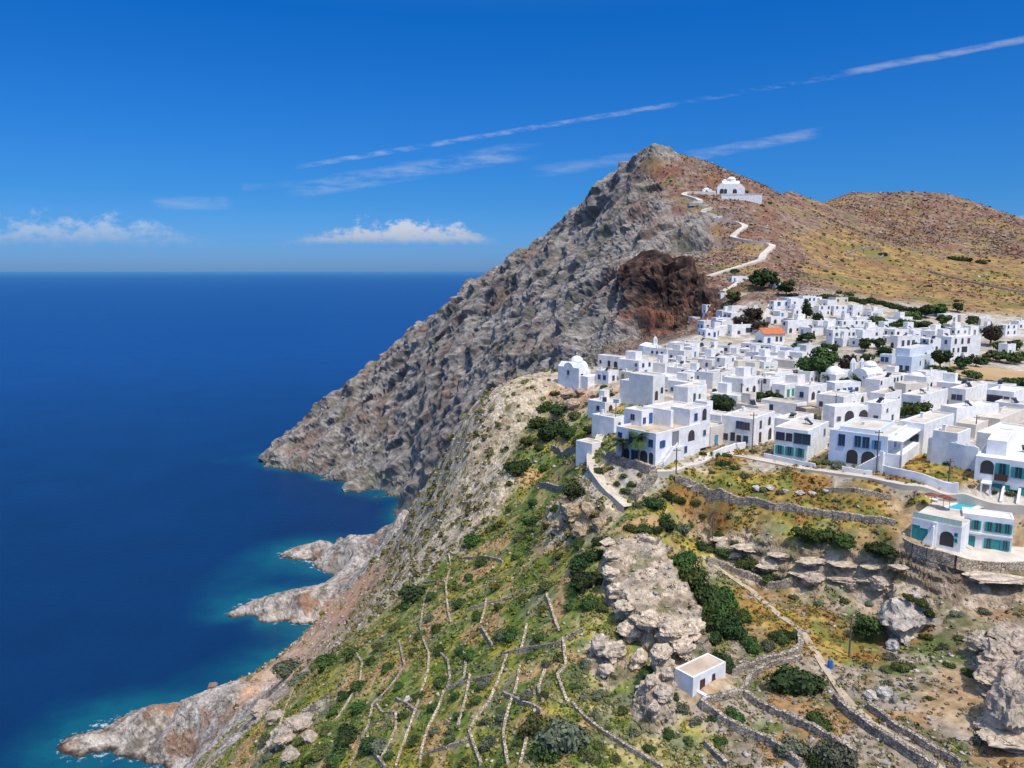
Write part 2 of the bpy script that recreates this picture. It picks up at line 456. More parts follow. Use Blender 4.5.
# on every third point, then spread
ia = np.unique(np.r_[np.arange(0, NT, 3), NT - 1]); ib = np.unique(np.r_[np.arange(0, NR, 3), NR - 1])
wc = zone_weights(pos[np.ix_(ia, ib)].reshape(-1, 3)).reshape(len(ia), len(ib), -1)
def spread(a, idx, n, axis):
    t = np.arange(n); j = np.clip(np.searchsorted(idx, t, side='right') - 1, 0, len(idx) - 2)
    f = (t - idx[j]) / (idx[j + 1] - idx[j])
    sh = [1] * a.ndim; sh[axis] = n; f = f.reshape(sh)
    return np.take(a, j, axis) * (1 - f) + np.take(a, j + 1, axis) * f
W = spread(spread(wc, ia, NT, 0), ib, NR, 1).reshape(-1, len(ZN)); del wc
flat = pos.reshape(-1, 3)
L_ = ZN['L']
rk = rockmask[:, None]
keepB = np.zeros(len(ZN)); keepB[L_] = 1
isS = (W[:, ZN['S']] + W[:, ZN['B']] + W[:, ZN['V']]) > .5
W = np.where(isS[:, None], W, W * (1 - rk) + keepB * rk)
amp = W @ np.array([ZA[z][0] for z in ZN]); scl = W @ np.array([ZA[z][1] for z in ZN])

# surface normals of the smooth ground
def normals(p):
    a = np.gradient(p, axis=0); b = np.gradient(p, axis=1)
    n = np.cross(b, a); n /= np.linalg.norm(n, axis=2)[..., None] + 1e-9
    return n
nrm = normals(pos).reshape(-1, 3); nrm[nrm[:, 2] < 0] *= -1
slope = 1 - nrm[:, 2]
amp = np.where(np.isin(np.argmax(W, 1), [ZN['H'], ZN['T'], ZN['F'], ZN['G']]), amp + .10 * smooth(.25, .6, slope), amp)

# relief: gullies, ledges and blocks; the beds dip with the ridge
dip = np.array([-407., 250, -342]); dip /= np.linalg.norm(dip)
sc_ = np.maximum(scl, .12)[:, None]
q = flat - dip * (flat @ dip)[:, None] * .6
wq = np.c_[fbm(flat / 30, 3, off=70), fbm(flat / 30, 3, off=80), fbm(flat / 30, 3, off=95)] * 5
big = 7 * (ridged((q + wq) / 58, 2) - .3) + 4.5 * (ridged((q + wq) / 24, 2, off=3) - .3)
q2 = flat - dip * (flat @ dip)[:, None] * .75
med = .7 * (ridged((q2 + wq * .5) / 10, 3, off=8) - .3)
lf = (flat + wq * .2) / sc_
v1 = noise3(lf / 6.5 + 5); v2 = noise3(lf / 3.1 + 15)
crack = -1.1 * (1 - smooth(0, .09, np.abs(v1))) - .8 * (1 - smooth(0, .10, np.abs(v2)))
fine = scl * (1 - .35 * W[:, ZN['R']]) * (crack + 1.5 * fbm(lf / 7, 5, .55, off=20) + .9 * (ridged(lf / 2.6, 2, off=5) - .3))
big -= big.mean(); med -= med.mean()
fn_ = np.array([-.5, -.75, .43]); up_ = np.cross(dip, fn_); up_ /= np.linalg.norm(up_)
s_ = flat @ up_ + 9 * fbm(flat / 45, 3, off=120) + 2.5 * fbm(flat / 12, 3, off=125)
brk = smooth(-.25, .35, fbm(flat / 38, 3, off=130)); brk2 = smooth(-.2, .3, fbm(flat / 20, 3, off=135))
fr1 = np.mod(s_ / 31, 1); fr2 = np.mod(s_ / 11.5 + .3, 1)
saw = lambda f: np.where(f > .12, (1 - f) / .88, f / .12)
slab = 6.5 * (saw(fr1) - .5) * brk + 2.6 * (saw(fr2) - .5) * brk2
fl_ = np.array([.5, .85, 0.]); gq = np.c_[flat @ np.array([.86, -.5, 0.]), flat[:, 2] * .22 + 3 * fbm(flat / 25, 2, off=150), np.zeros(len(flat))]
gul = 5.5 * (ridged(gq / 34, 2, off=160) - .3) + 2.6 * (ridged(gq / 13, 2, off=170) - .3)
big = big + slab + gul * (W[:, ZN['R']] * .8 + W[:, ZN['D']] * 1.5)
cl = np.c_[s_ / 9, (flat @ dip) / 75, np.zeros(len(flat))]
crk = np.maximum(1 - smooth(.0, .055, np.abs(noise3(gq / 17 + 40))), np.maximum(1 - smooth(.0, .07, np.abs(noise3(cl + 60))), .8 * (1 - smooth(0, .06, np.abs(noise3(gq / 7 + 80))))))
crk = crk * np.clip(.35 + fbm(flat / 50, 2, off=180) * 1.2, 0, 1) * np.clip(W[:, ZN['R']] + W[:, ZN['D']] + .4 * W[:, ZN['C']], 0, 1)
big = big - 1.8 * crk
rough = amp * (np.clip(scl * 1.4 - .4, 0, 1) * big + np.clip(scl * 1.2, 0, 1) * med) + np.minimum(amp * 1.5, 1) * fine
strat = np.sin((flat[:, 2] + 1.2 * fbm(flat / 9, 3)) * 2 * math.pi / 1.5) * W[:, L_] * .35 * smooth(.12, .5, slope)
rough += strat
ndir = nrm * [1, 1, .75]
flat = flat + ndir * rough[:, None]
# gentle unevenness everywhere but on the village shelf
flat[:, 2] += (.25 * fbm(gxy[:, [0, 1, 1]] * [1, 1, 0] / 7.0, 4)) * (1 - W[:, ZN['V']]) * (amp < .3)
# stepped terraces on the cultivated slope
zz = flat[:, 2]; tw = W[:, ZN['T']] * smooth(80, 100, GY.ravel()) * 0
pos = flat.reshape(NT, NR, 3)

# colours
nrm2 = normals(pos).reshape(-1, 3); nrm2[nrm2[:, 2] < 0] *= -1
dist = np.linalg.norm(flat - [0, 0, CAMZ], axis=1)
s1 = np.clip(.5 + .55 * fbm(flat / 22, 4), 0, 1)
s2 = np.clip(.5 + .75 * fbm(flat / 5.0, 4, off=13), 0, 1)
s3 = np.clip(.5 + .9 * fbm(flat / 1.3, 3, off=23), 0, 1)
t = np.clip(.32 * s1 + .40 * s2 + .28 * s3, 0, 1)
t = smooth(.22, .78, t)
tri = np.array([ZC[z] for z in ZN])            # zones, 3, rgb
c_lo = W @ tri[:, 0]; c_mid = W @ tri[:, 1]; c_hi = W @ tri[:, 2]
tt = t[:, None]
gcol = np.where(tt < .5, c_lo + (c_mid - c_lo) * tt * 2, c_mid + (c_hi - c_mid) * (tt * 2 - 1))
def patch(zone, color, scale, lo, hi, off, amt=1.0):
    global gcol
    v = fbm(flat / scale, 4, off=off); m = smooth(lo, hi, v) * W[:, ZN[zone]] * amt
    gcol = gcol * (1 - m[:, None]) + np.array(color) * m[:, None]
patch('R', (.21, .135, .105), 45, .12, .55, 41, .7)      # warmer beds
patch('R', (.16, .15, .085), 30, .25, .6, 43, .5)        # lichen and scrub on ledges
patch('R', (.30, .275, .25), 18, .3, .6, 44, .7)
patch('D', (.27, .125, .075), 14, .0, .3, 45, .85 * smooth(226, 212, flat[:, 2]))  # orange kept low, upper face left dark as painted shadow
patch('T', (.36, .31, .05), 9, .05, .5, 51, .85)        # yellow grass
patch('T', (.11, .17, .03), 8, .05, .35, 52, .9)
patch('T', (.155, .17, .11), 5, .15, .5, 53, .7)         # grey-green cushion plants
patch('T', (.46, .29, .14), 9, .2, .45, 54, .9)        # bare reddish soil
patch('F', (.34, .29, .05), 10, .1, .45, 55, .8)
patch('F', (.14, .165, .04), 7, .2, .5, 56, .8)
patch('F', (.33, .14, .045), 9, .15, .5, 57, .7)
patch('H', (.34, .235, .085), 40, .05, .5, 61, .6)
patch('H', (.16, .15, .055), 20, .2, .55, 62, .6)
patch('H', (.30, .25, .19), 5, .3, .55, 63, .65)         # stones
patch('H', (.22, .085, .05), 30, .15, .5, 66, .5)
patch('Y', (.18, .16, .055), 28, .15, .45, 64, .85)
patch('Y', (.24, .12, .07), 20, .2, .5, 65, .75)
patch('B', (.18, .16, .06), 3.2, .28, .5, 71, .8)
patch('G', (.34, .19, .075), 8, .05, .4, 72, .8)
patch('G', (.11, .15, .04), 6, .1, .4, 73, .85)
patch('L', (.19, .18, .075), 4.0, .18, .40, 74, .75)
patch('L', (.40, .35, .30), 6, .25, .55, 75, .45)
patch('S', (.60, .33, .19), 30, -.1, .3, 76, .75)
patch('V', (.33, .27, .19), 9, .2, .45, 77, .8)
patch('C', (.34, .18, .10), 18, .25, .5, 78, .7)
# hollows darker, edges paler on the rocks
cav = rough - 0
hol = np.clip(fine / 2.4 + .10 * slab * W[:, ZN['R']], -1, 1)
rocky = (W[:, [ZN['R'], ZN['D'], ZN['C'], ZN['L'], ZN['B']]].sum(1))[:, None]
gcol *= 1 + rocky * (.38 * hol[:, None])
# cracks darkened in the colour, then a wet band at the waterline
gcol *= 1 - .55 * crk[:, None]
wet = (1 - smooth(.2, 1.7, flat[:, 2] + .7 * fbm(flat / 4, 3)))[:, None]
gcol = gcol * (1 - wet) + np.array([.055, .043, .035]) * wet
gcol = np.clip(gcol, .01, .9)

idx = np.arange(NT * NR).reshape(NT, NR)
gf = np.stack([idx[:-1, :-1], idx[:-1, 1:], idx[1:, 1:], idx[1:, :-1]], -1).reshape(-1, 4)[:, ::-1]
# nothing is drawn where the ground lies deep under the sea
keep = (flat[gf, 2].max(1) > -25)
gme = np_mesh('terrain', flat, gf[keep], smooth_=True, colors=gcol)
fr_ = rocky[gf[keep][:, 0], 0] < .55
gme.polygons.foreach_set('use_smooth', fr_)
ra = gme.attributes.new('rocky', 'FLOAT', 'POINT'); ra.data.foreach_set('value', np.clip(rocky[:, 0] * .9 + .1, 0, 1).astype(np.float32))

gm, nt, b = new_mat('ground_cover_and_rock')
at_ = N(nt, 'ShaderNodeAttribute', attribute_name='col'); rkA = N(nt, 'ShaderNodeAttribute', attribute_name='rocky')
geo = N(nt, 'ShaderNodeNewGeometry')
n1 = N(nt, 'ShaderNodeTexNoise', Scale=1.1, Detail=8, Roughness=.65); nt.links.new(geo.outputs['Position'], n1.inputs['Vector'])
n2 = N(nt, 'ShaderNodeTexNoise', Scale=.18, Detail=10, Roughness=.7); nt.links.new(geo.outputs['Position'], n2.inputs['Vector'])
mr = N(nt, 'ShaderNodeMapRange'); mr.inputs['From Min'].default_value = .3; mr.inputs['From Max'].default_value = .7; mr.inputs['To Min'].default_value = .62; mr.inputs['To Max'].default_value = 1.36
nt.links.new(n1.outputs['Fac'], mr.inputs['Value'])
mr2 = N(nt, 'ShaderNodeMapRange'); mr2.inputs['From Min'].default_value = .3; mr2.inputs['From Max'].default_value = .7; mr2.inputs['To Min'].default_value = .75; mr2.inputs['To Max'].default_value = 1.22
nt.links.new(n2.outputs['Fac'], mr2.inputs['Value'])
mm = N(nt, 'ShaderNodeMath', operation='MULTIPLY'); nt.links.new(mr.outputs[0], mm.inputs[0]); nt.links.new(mr2.outputs[0], mm.inputs[1])
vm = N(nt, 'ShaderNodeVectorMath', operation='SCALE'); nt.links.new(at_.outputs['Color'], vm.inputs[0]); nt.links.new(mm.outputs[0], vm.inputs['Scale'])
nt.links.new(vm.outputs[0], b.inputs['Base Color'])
vo = N(nt, 'ShaderNodeTexVoronoi', Scale=.45, feature='DISTANCE_TO_EDGE'); nt.links.new(geo.outputs['Position'], vo.inputs['Vector'])
ad = N(nt, 'ShaderNodeMath', operation='ADD'); nt.links.new(n2.outputs['Fac'], ad.inputs[0]); nt.links.new(n1.outputs['Fac'], ad.inputs[1])
bp = N(nt, 'ShaderNodeBump', Distance=1.6); nt.links.new(ad.outputs[0], bp.inputs['Height'])
ms = N(nt, 'ShaderNodeMath', operation='MULTIPLY'); ms.inputs[1].default_value = .75; nt.links.new(rkA.outputs['Fac'], ms.inputs[0]); nt.links.new(ms.outputs[0], bp.inputs['Strength'])
nt.links.new(bp.outputs['Normal'], b.inputs['Normal'])
b.inputs['Roughness'].default_value = .95; b.inputs['Specular IOR Level'].default_value = .08
ground = link('terrain', gme, None, [gm]); tag(ground, 'rocky island ground with sea cliffs, dry hill and terraced slope', kind='structure')

# ------------------------------------------------------------------ finding the ground under a photo pixel or a plan point
BV = BVHTree.FromPolygons(flat.tolist(), gf[keep].tolist(), epsilon=0.0)
def at(px, py):
    dx, dz = ray(px, py)
    h = BV.ray_cast(Vector((0, 0, CAMZ)), Vector((dx, 1, dz)).normalized(), 3000)
    return h[0] if h[0] is not None else Vector(Z(px, py, 0)) if dz < 0 else None
def drop(x, y, default=0.0):
    h = BV.ray_cast(Vector((x, y, 900)), Vector((0, 0, -1)), 1500)
    return h[0].z if h[0] is not None else default

# ------------------------------------------------------------------ sea
sr = np.concatenate([np.exp(np.arange(math.log(60), math.log(1500), .012)), np.exp(np.arange(math.log(1500), math.log(250000), .15)), [260000.]])
st = np.linspace(-math.pi, math.pi, 361)
fine_t = np.unique(np.concatenate([st, np.linspace(-.85, .5, 420)]))
A_, B_ = np.meshgrid(fine_t, sr, indexing='ij')
sx, sy = (B_ * np.sin(A_)).ravel(), (B_ * np.cos(A_)).ravel()
near = (B_.ravel() < 1600) & (np.abs(A_.ravel()) < 1.1)
depth = np.full(len(sx), 60.0)
zz = height(np.c_[sx[near], sy[near]]); nn = np.c_[sx[near], sy[near], np.zeros(near.sum())]
depth[near] = np.clip(-zz, 0, 60)
shal = np.zeros(len(sx)); shal[near] = np.clip(1 - depth[near] / 18, 0, 1) ** 1.4
ii = np.arange(len(fine_t) * len(sr)).reshape(len(fine_t), len(sr))
sf = np.stack([ii[:-1, :-1], ii[1:, :-1], ii[1:, 1:], ii[:-1, 1:]], -1).reshape(-1, 4)[:, ::-1]
sme = np_mesh('sea', np.c_[sx, sy, np.zeros(len(sx))], sf, smooth_=True)
ta = sme.attributes.new('shallow', 'FLOAT', 'POINT'); ta.data.foreach_set('value', shal.astype(np.float32))
sm, nt, b = new_mat('sea_water')
geo = N(nt, 'ShaderNodeNewGeometry'); sh = N(nt, 'ShaderNodeAttribute', attribute_name='shallow')
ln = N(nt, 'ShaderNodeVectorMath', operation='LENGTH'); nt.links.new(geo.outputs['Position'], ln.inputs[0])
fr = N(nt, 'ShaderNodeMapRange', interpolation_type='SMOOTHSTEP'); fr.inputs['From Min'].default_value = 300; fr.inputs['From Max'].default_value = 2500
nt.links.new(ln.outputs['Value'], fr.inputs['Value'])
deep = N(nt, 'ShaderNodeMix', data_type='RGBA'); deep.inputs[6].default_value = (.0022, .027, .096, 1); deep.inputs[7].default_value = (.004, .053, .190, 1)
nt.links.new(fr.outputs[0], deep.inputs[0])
pn = N(nt, 'ShaderNodeTexNoise', Scale=.012, Detail=4); nt.links.new(geo.outputs['Position'], pn.inputs['Vector'])
pr = N(nt, 'ShaderNodeMapRange'); pr.inputs['From Min'].default_value = .3; pr.inputs['From Max'].default_value = .7; pr.inputs['To Min'].default_value = .92; pr.inputs['To Max'].default_value = 1.08
nt.links.new(pn.outputs['Fac'], pr.inputs['Value'])
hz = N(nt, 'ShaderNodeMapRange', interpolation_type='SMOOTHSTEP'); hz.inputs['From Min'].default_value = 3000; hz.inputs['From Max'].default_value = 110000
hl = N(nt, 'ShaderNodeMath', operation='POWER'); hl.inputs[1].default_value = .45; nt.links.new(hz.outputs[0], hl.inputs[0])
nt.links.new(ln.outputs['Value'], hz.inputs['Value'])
far_ = N(nt, 'ShaderNodeMix', data_type='RGBA'); nt.links.new(hl.outputs[0], far_.inputs[0]); nt.links.new(deep.outputs[2], far_.inputs[6]); far_.inputs[7].default_value = (.045, .155, .31, 1)  # distant haze put into the water's base colour
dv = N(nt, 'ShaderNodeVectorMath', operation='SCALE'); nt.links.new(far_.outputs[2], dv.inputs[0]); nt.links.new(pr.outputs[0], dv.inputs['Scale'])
sn = N(nt, 'ShaderNodeTexNoise', Scale=.06, Detail=5); nt.links.new(geo.outputs['Position'], sn.inputs['Vector'])
sa = N(nt, 'ShaderNodeMath', operation='MULTIPLY_ADD'); nt.links.new(sn.outputs['Fac'], sa.inputs[0]); sa.inputs[1].default_value = 1.6; sa.inputs[2].default_value = -.85
sb = N(nt, 'ShaderNodeMath', operation='MULTIPLY_ADD'); nt.links.new(sa.outputs[0], sb.inputs[0]); nt.links.new(sh.outputs['Fac'], sb.inputs[1]); nt.links.new(sh.outputs['Fac'], sb.inputs[2])
tq = N(nt, 'ShaderNodeValToRGB'); e = tq.color_ramp.elements
e[0].position = .02; e[0].color = (0, 0, 0, 1); e[1].position = .70; e[1].color = (.58, .58, .58, 1)
nt.links.new(sb.outputs[0], tq.inputs['Fac'])
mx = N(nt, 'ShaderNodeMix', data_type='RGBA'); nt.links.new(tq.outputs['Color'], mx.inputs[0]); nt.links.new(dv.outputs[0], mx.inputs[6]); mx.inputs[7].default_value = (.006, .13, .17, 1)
fo = N(nt, 'ShaderNodeTexNoise', Scale=.22, Detail=8, Roughness=.7); nt.links.new(geo.outputs['Position'], fo.inputs['Vector'])
fm = N(nt, 'ShaderNodeMath', operation='MULTIPLY'); nt.links.new(sh.outputs['Fac'], fm.inputs[0]); nt.links.new(fo.outputs['Fac'], fm.inputs[1])
fq = N(nt, 'ShaderNodeMapRange'); fq.inputs['From Min'].default_value = .50; fq.inputs['From Max'].default_value = .60; fq.inputs['To Max'].default_value = .8
nt.links.new(fm.outputs[0], fq.inputs['Value'])
m3 = N(nt, 'ShaderNodeMix', data_type='RGBA'); nt.links.new(fq.outputs[0], m3.inputs[0]); nt.links.new(mx.outputs[2], m3.inputs[6]); m3.inputs[7].default_value = (.55, .62, .66, 1)
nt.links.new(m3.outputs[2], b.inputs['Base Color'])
b.inputs['Roughness'].default_value = .4; b.inputs['Specular IOR Level'].default_value = .05
wv = N(nt, 'ShaderNodeTexNoise', Scale=.22, Detail=9, Roughness=.7); nt.links.new(geo.outputs['Position'], wv.inputs['Vector'])
bp = N(nt, 'ShaderNodeBump', Strength=.8, Distance=1.2); nt.links.new(wv.outputs['Fac'], bp.inputs['Height']); nt.links.new(bp.outputs['Normal'], b.inputs['Normal'])
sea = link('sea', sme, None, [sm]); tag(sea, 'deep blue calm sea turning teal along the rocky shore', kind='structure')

# ------------------------------------------------------------------ sun and sky
SUN_DIR = Vector((.57, -.80, 0)).normalized(); SUN_EL = R(62)
sd = Vector((SUN_DIR.x * math.cos(SUN_EL), SUN_DIR.y * math.cos(SUN_EL), math.sin(SUN_EL)))
sun = bpy.data.lights.new('sun', 'SUN'); sun.energy = 3.6; sun.angle = R(.53); sun.color = (1, .945, .86)
so = bpy.data.objects.new('sun', sun); col.objects.link(so); so.rotation_euler = sd.to_track_quat('Z', 'Y').to_euler(); so.location = (0, 0, 500)

world = bpy.data.worlds.new('World'); scene.world = world; world.use_nodes = True
nt = world.node_tree; bg = nt.nodes['Background']
sky = N(nt, 'ShaderNodeTexSky', sky_type='NISHITA', sun_disc=False, sun_elevation=SUN_EL, air_density=1.0, dust_density=.6, ozone_density=3.0, altitude=200)
sky.sun_rotation = math.atan2(SUN_DIR.x, SUN_DIR.y)
tc = N(nt, 'ShaderNodeTexCoord'); sp = N(nt, 'ShaderNodeSeparateXYZ'); nt.links.new(tc.outputs['Generated'], sp.inputs[0])
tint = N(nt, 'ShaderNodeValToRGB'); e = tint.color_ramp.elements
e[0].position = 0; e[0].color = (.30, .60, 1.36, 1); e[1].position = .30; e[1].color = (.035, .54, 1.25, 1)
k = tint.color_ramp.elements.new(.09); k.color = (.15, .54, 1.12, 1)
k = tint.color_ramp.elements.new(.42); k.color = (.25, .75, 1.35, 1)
k = tint.color_ramp.elements.new(.60); k.color = (4.0, 3.35, 2.8, 1)  # unseen upper sky brightened as added fill light for shaded walls and slopes
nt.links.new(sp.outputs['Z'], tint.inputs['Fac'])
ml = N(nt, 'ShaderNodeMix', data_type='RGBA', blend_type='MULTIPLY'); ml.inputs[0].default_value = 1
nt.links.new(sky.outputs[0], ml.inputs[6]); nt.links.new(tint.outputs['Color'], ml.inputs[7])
# clouds far away: drawn by direction in the sky
class X:
    def __init__(self, s): self.s = s
    def _b(self, o, op, r=False):
        n = nt.nodes.new('ShaderNodeMath'); n.operation = op
        for i, v in enumerate((o, self) if r else (self, o)):
            if isinstance(v, X): nt.links.new(v.s, n.inputs[i])
            else: n.inputs[i].default_value = v
        return X(n.outputs[0])
    def __add__(self, o): return self._b(o, 'ADD')
    def __radd__(self, o): return self._b(o, 'ADD')
    def __sub__(self, o): return self._b(o, 'SUBTRACT')
    def __rsub__(self, o): return self._b(o, 'SUBTRACT', True)
    def __mul__(self, o): return self._b(o, 'MULTIPLY')
    def __rmul__(self, o): return self._b(o, 'MULTIPLY')
    def __truediv__(self, o): return self._b(o, 'DIVIDE')
    def max(self, o): return self._b(o, 'MAXIMUM')
    def ss(self, lo, hi):
        n = N(nt, 'ShaderNodeMapRange', interpolation_type='SMOOTHSTEP'); n.inputs['From Min'].default_value = lo; n.inputs['From Max'].default_value = hi
        nt.links.new(self.s, n.inputs['Value']); return X(n.outputs[0])
U_ = X(sp.outputs['X']) / X(sp.outputs['Y']).max(.02); V_ = X(sp.outputs['Z']) / X(sp.outputs['Y']).max(.02)
def nz2(su, sv, off=0.0, det=6, rough=.6):
    c = nt.nodes.new('ShaderNodeCombineXYZ'); nt.links.new((U_ * su + off).s, c.inputs[0]); nt.links.new((V_ * sv).s, c.inputs[1])
    n = N(nt, 'ShaderNodeTexNoise', Scale=1.0, Detail=det, Roughness=rough); nt.links.new(c.outputs[0], n.inputs['Vector']); return X(n.outputs['Fac'])
def cumulus(x0, x1, ybase, ytop, off, peak=.5):
    u0, v0 = ray(x0, ybase); u1, _ = ray(x1, ybase); v1 = ray(x0, ytop)[1]
    t_ = (U_ - u0) / (u1 - u0); e = t_ * (1.0 - t_) * 4.0
    sk = e * (.62 + peak * t_)
    h_ = (V_ - v0) / (v1 - v0)
    den = (sk * (nz2(38, 60, off) * 2.3 - .45) - h_).ss(-.05, .35) * (h_ + nz2(60, 80, off + 3) * .35 - .2).ss(-.12, .16) * e.ss(0, .12)
    return den, h_
def streak(xa, ya, xb, yb, wpx, off, amt, lo=.42, hi=.7, su=40, sv=150):
    ua, va = ray(xa, ya); ub, vb = ray(xb, yb)
    t_ = (U_ - ua) / (ub - ua); d = (V_ - (va + 0.0)) - t_ * (vb - va) + (nz2(25, 25, off + 9, 3) - .5) * (.6 * wpx / FPX)
    g = (1.0 - d * d * ((FPX / wpx) ** 2)).max(0.0)
    return g * t_.ss(-.02, .12) * (1.0 - t_.ss(.86, 1.03)) * nz2(su, sv, off).ss(lo, hi) * amt
dens, hh = cumulus(276, 504, 243, 208, 1.0, .62)
dl, hl = cumulus(-90, 222, 243, 186, 7.3, .12)
dr, hr = cumulus(990, 1120, 224, 190, 12.1, .3)
soft = streak(285, 193, 540, 148, 10, 21, .42, .35, .75, 18, 90).max(streak(290, 168, 700, 100, 2.9, 25, .42, .34, .72)).max(streak(840, 74, 1060, 33, 3.9, 29, .4, .15, .66)).max(streak(680, 158, 822, 132, 6.0, 33, .36, .3, .7, 18, 90)).max(streak(530, 172, 640, 158, 7, 37, .22, .3, .7, 18, 90)).max(streak(690, 101, 850, 74, 3, 41, .18, .4, .7)).max(streak(150, 204, 235, 203, 7, 45, .25, .3, .7, 18, 60)).max(streak(240, 187, 300, 184, 4, 47, .12, .3, .7, 18, 60))
call = dens.max(dl * .55).max(dr * .9).max(soft)
lit = hh.ss(-.1, .6).max(soft * 1.6)
mc = N(nt, 'ShaderNodeMix', data_type='RGBA'); nt.links.new((call * .86).s, mc.inputs[0]); nt.links.new(ml.outputs[2], mc.inputs[6])
cc_ = N(nt, 'ShaderNodeMix', data_type='RGBA'); nt.links.new(lit.s, cc_.inputs[0]); cc_.inputs[6].default_value = (4.0, 4.7, 6.3, 1); cc_.inputs[7].default_value = (6.5, 6.8, 7.5, 1)
nt.links.new(cc_.outputs[2], mc.inputs[7])
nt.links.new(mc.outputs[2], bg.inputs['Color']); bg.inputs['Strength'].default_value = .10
# ------------------------------------------------------------------ foliage
def leaf_mat(name, dark, light, dry=None):
    m, nt, b = new_mat(name)
    a = N(nt, 'ShaderNodeAttribute', attribute_name='col'); oi = N(nt, 'ShaderNodeObjectInfo')
    geo = N(nt, 'ShaderNodeNewGeometry'); nz = N(nt, 'ShaderNodeTexNoise', Scale=.9, Detail=4); nt.links.new(geo.outputs['Position'], nz.inputs['Vector'])
    rp = N(nt, 'ShaderNodeValToRGB'); e = rp.color_ramp.elements
    e[0].position = .3; e[0].color = (*dark, 1); e[1].position = .72; e[1].color = (*light, 1)
    nt.links.new(nz.outputs['Fac'], rp.inputs['Fac'])
    vm = N(nt, 'ShaderNodeMix', data_type='RGBA', blend_type='MULTIPLY'); vm.inputs[0].default_value = 1
    nt.links.new(rp.outputs['Color'], vm.inputs[6]); nt.links.new(a.outputs['Color'], vm.inputs[7])
    hs = N(nt, 'ShaderNodeHueSaturation'); nt.links.new(vm.outputs[2], hs.inputs['Color'])
    r1 = N(nt, 'ShaderNodeMapRange'); r1.inputs['To Min'].default_value = .47; r1.inputs['To Max'].default_value = .53
    r2 = N(nt, 'ShaderNodeMapRange'); r2.inputs['To Min'].default_value = .75; r2.inputs['To Max'].default_value = 1.3
    nt.links.new(oi.outputs['Random'], r1.inputs['Value']); nt.links.new(oi.outputs['Random'], r2.inputs['Value'])
    nt.links.new(r1.outputs[0], hs.inputs['Hue']); nt.links.new(r2.outputs[0], hs.inputs['Value'])
    nt.links.new(hs.outputs['Color'], b.inputs['Base Color'])
    b.inputs['Roughness'].default_value = .75; b.inputs['Specular IOR Level'].default_value = .15
    return m
LEAF = {
 'dark': leaf_mat('dark_foliage', (.020, .038, .014), (.055, .088, .028)),
 'green': leaf_mat('green_foliage', (.034, .060, .016), (.085, .130, .036)),
 'olive': leaf_mat('olive_foliage', (.060, .072, .024), (.135, .145, .050)),
 'grey': leaf_mat('grey_green_foliage', (.075, .088, .055), (.165, .180, .120)),
 'purple': leaf_mat('brown_foliage', (.040, .034, .022), (.095, .072, .048)),
 'gold': leaf_mat('yellow_green_foliage', (.110, .115, .022), (.245, .220, .045)),
 'magenta': leaf_mat('magenta_blossom', (.10, .020, .035), (.26, .045, .075)),
}
bark = noisy_mat('bark', (.10, .075, .055), (.20, .155, .115), 3.0)

def leaf_cloud(seed, n, lobes, size, flat=.0, core=True):
    """leaf quads spread through overlapping lobes, denser outside, with a dark ragged core"""
    r = np.random.RandomState(seed)
    V, F, C = [], [], []
    k = r.randint(0, len(lobes), n); L = np.array(lobes)[k]           # x y z rx ry rz
    d = r.normal(size=(n, 3)); d /= np.linalg.norm(d, axis=1)[:, None]
    d[:, 2] = np.where(d[:, 2] < -.35, -d[:, 2], d[:, 2])
    lump = 1 + .22 * noise3(d * 2.2 + k[:, None] * 3.1)
    rad = (.62 + .45 * r.rand(n) ** .6) * lump
    c = L[:, :3] + d * L[:, 3:6] * rad[:, None]
    nrm_ = d + r.normal(size=(n, 3)) * .55; nrm_ /= np.linalg.norm(nrm_, axis=1)[:, None]
    a = np.cross(nrm_, r.normal(size=(n, 3))); a /= np.linalg.norm(a, axis=1)[:, None] + 1e-9
    b_ = np.cross(nrm_, a)
    s = size * (.6 + .8 * r.rand(n))[:, None]
    quad = np.stack([c - a * s, c - b_ * s * .62, c + a * s, c + b_ * s * .62], 1)
    quad[:, 0] += nrm_ * s * .25
    V = quad.reshape(-1, 3); F = np.arange(4 * n).reshape(n, 4)
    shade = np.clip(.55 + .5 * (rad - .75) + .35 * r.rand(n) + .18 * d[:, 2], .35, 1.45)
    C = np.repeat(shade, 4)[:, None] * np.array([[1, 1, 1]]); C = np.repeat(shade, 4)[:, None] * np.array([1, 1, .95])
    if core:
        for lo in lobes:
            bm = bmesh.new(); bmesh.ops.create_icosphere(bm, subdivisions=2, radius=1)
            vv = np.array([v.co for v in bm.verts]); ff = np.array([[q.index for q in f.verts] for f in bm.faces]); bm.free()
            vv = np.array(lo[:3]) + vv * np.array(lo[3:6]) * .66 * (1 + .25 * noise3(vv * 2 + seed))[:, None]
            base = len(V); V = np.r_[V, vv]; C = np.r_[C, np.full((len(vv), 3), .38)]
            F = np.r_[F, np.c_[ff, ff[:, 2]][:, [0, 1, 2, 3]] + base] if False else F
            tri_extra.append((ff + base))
    return V, F, C
def cloud_mesh(name, seed, n, lobes, size):
    global tri_extra
    tri_extra = []
    V, F, C = leaf_cloud(seed, n, lobes, size)
    faces = [tuple(f) for f in F.tolist()] + [tuple(f) for t_ in tri_extra for f in t_.tolist()]
    me = bpy.data.meshes.new(name); me.from_pydata(V.tolist(), [], faces)
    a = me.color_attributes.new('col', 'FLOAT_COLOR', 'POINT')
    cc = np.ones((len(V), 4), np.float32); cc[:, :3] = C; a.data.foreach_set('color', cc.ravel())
    me.update(); return me
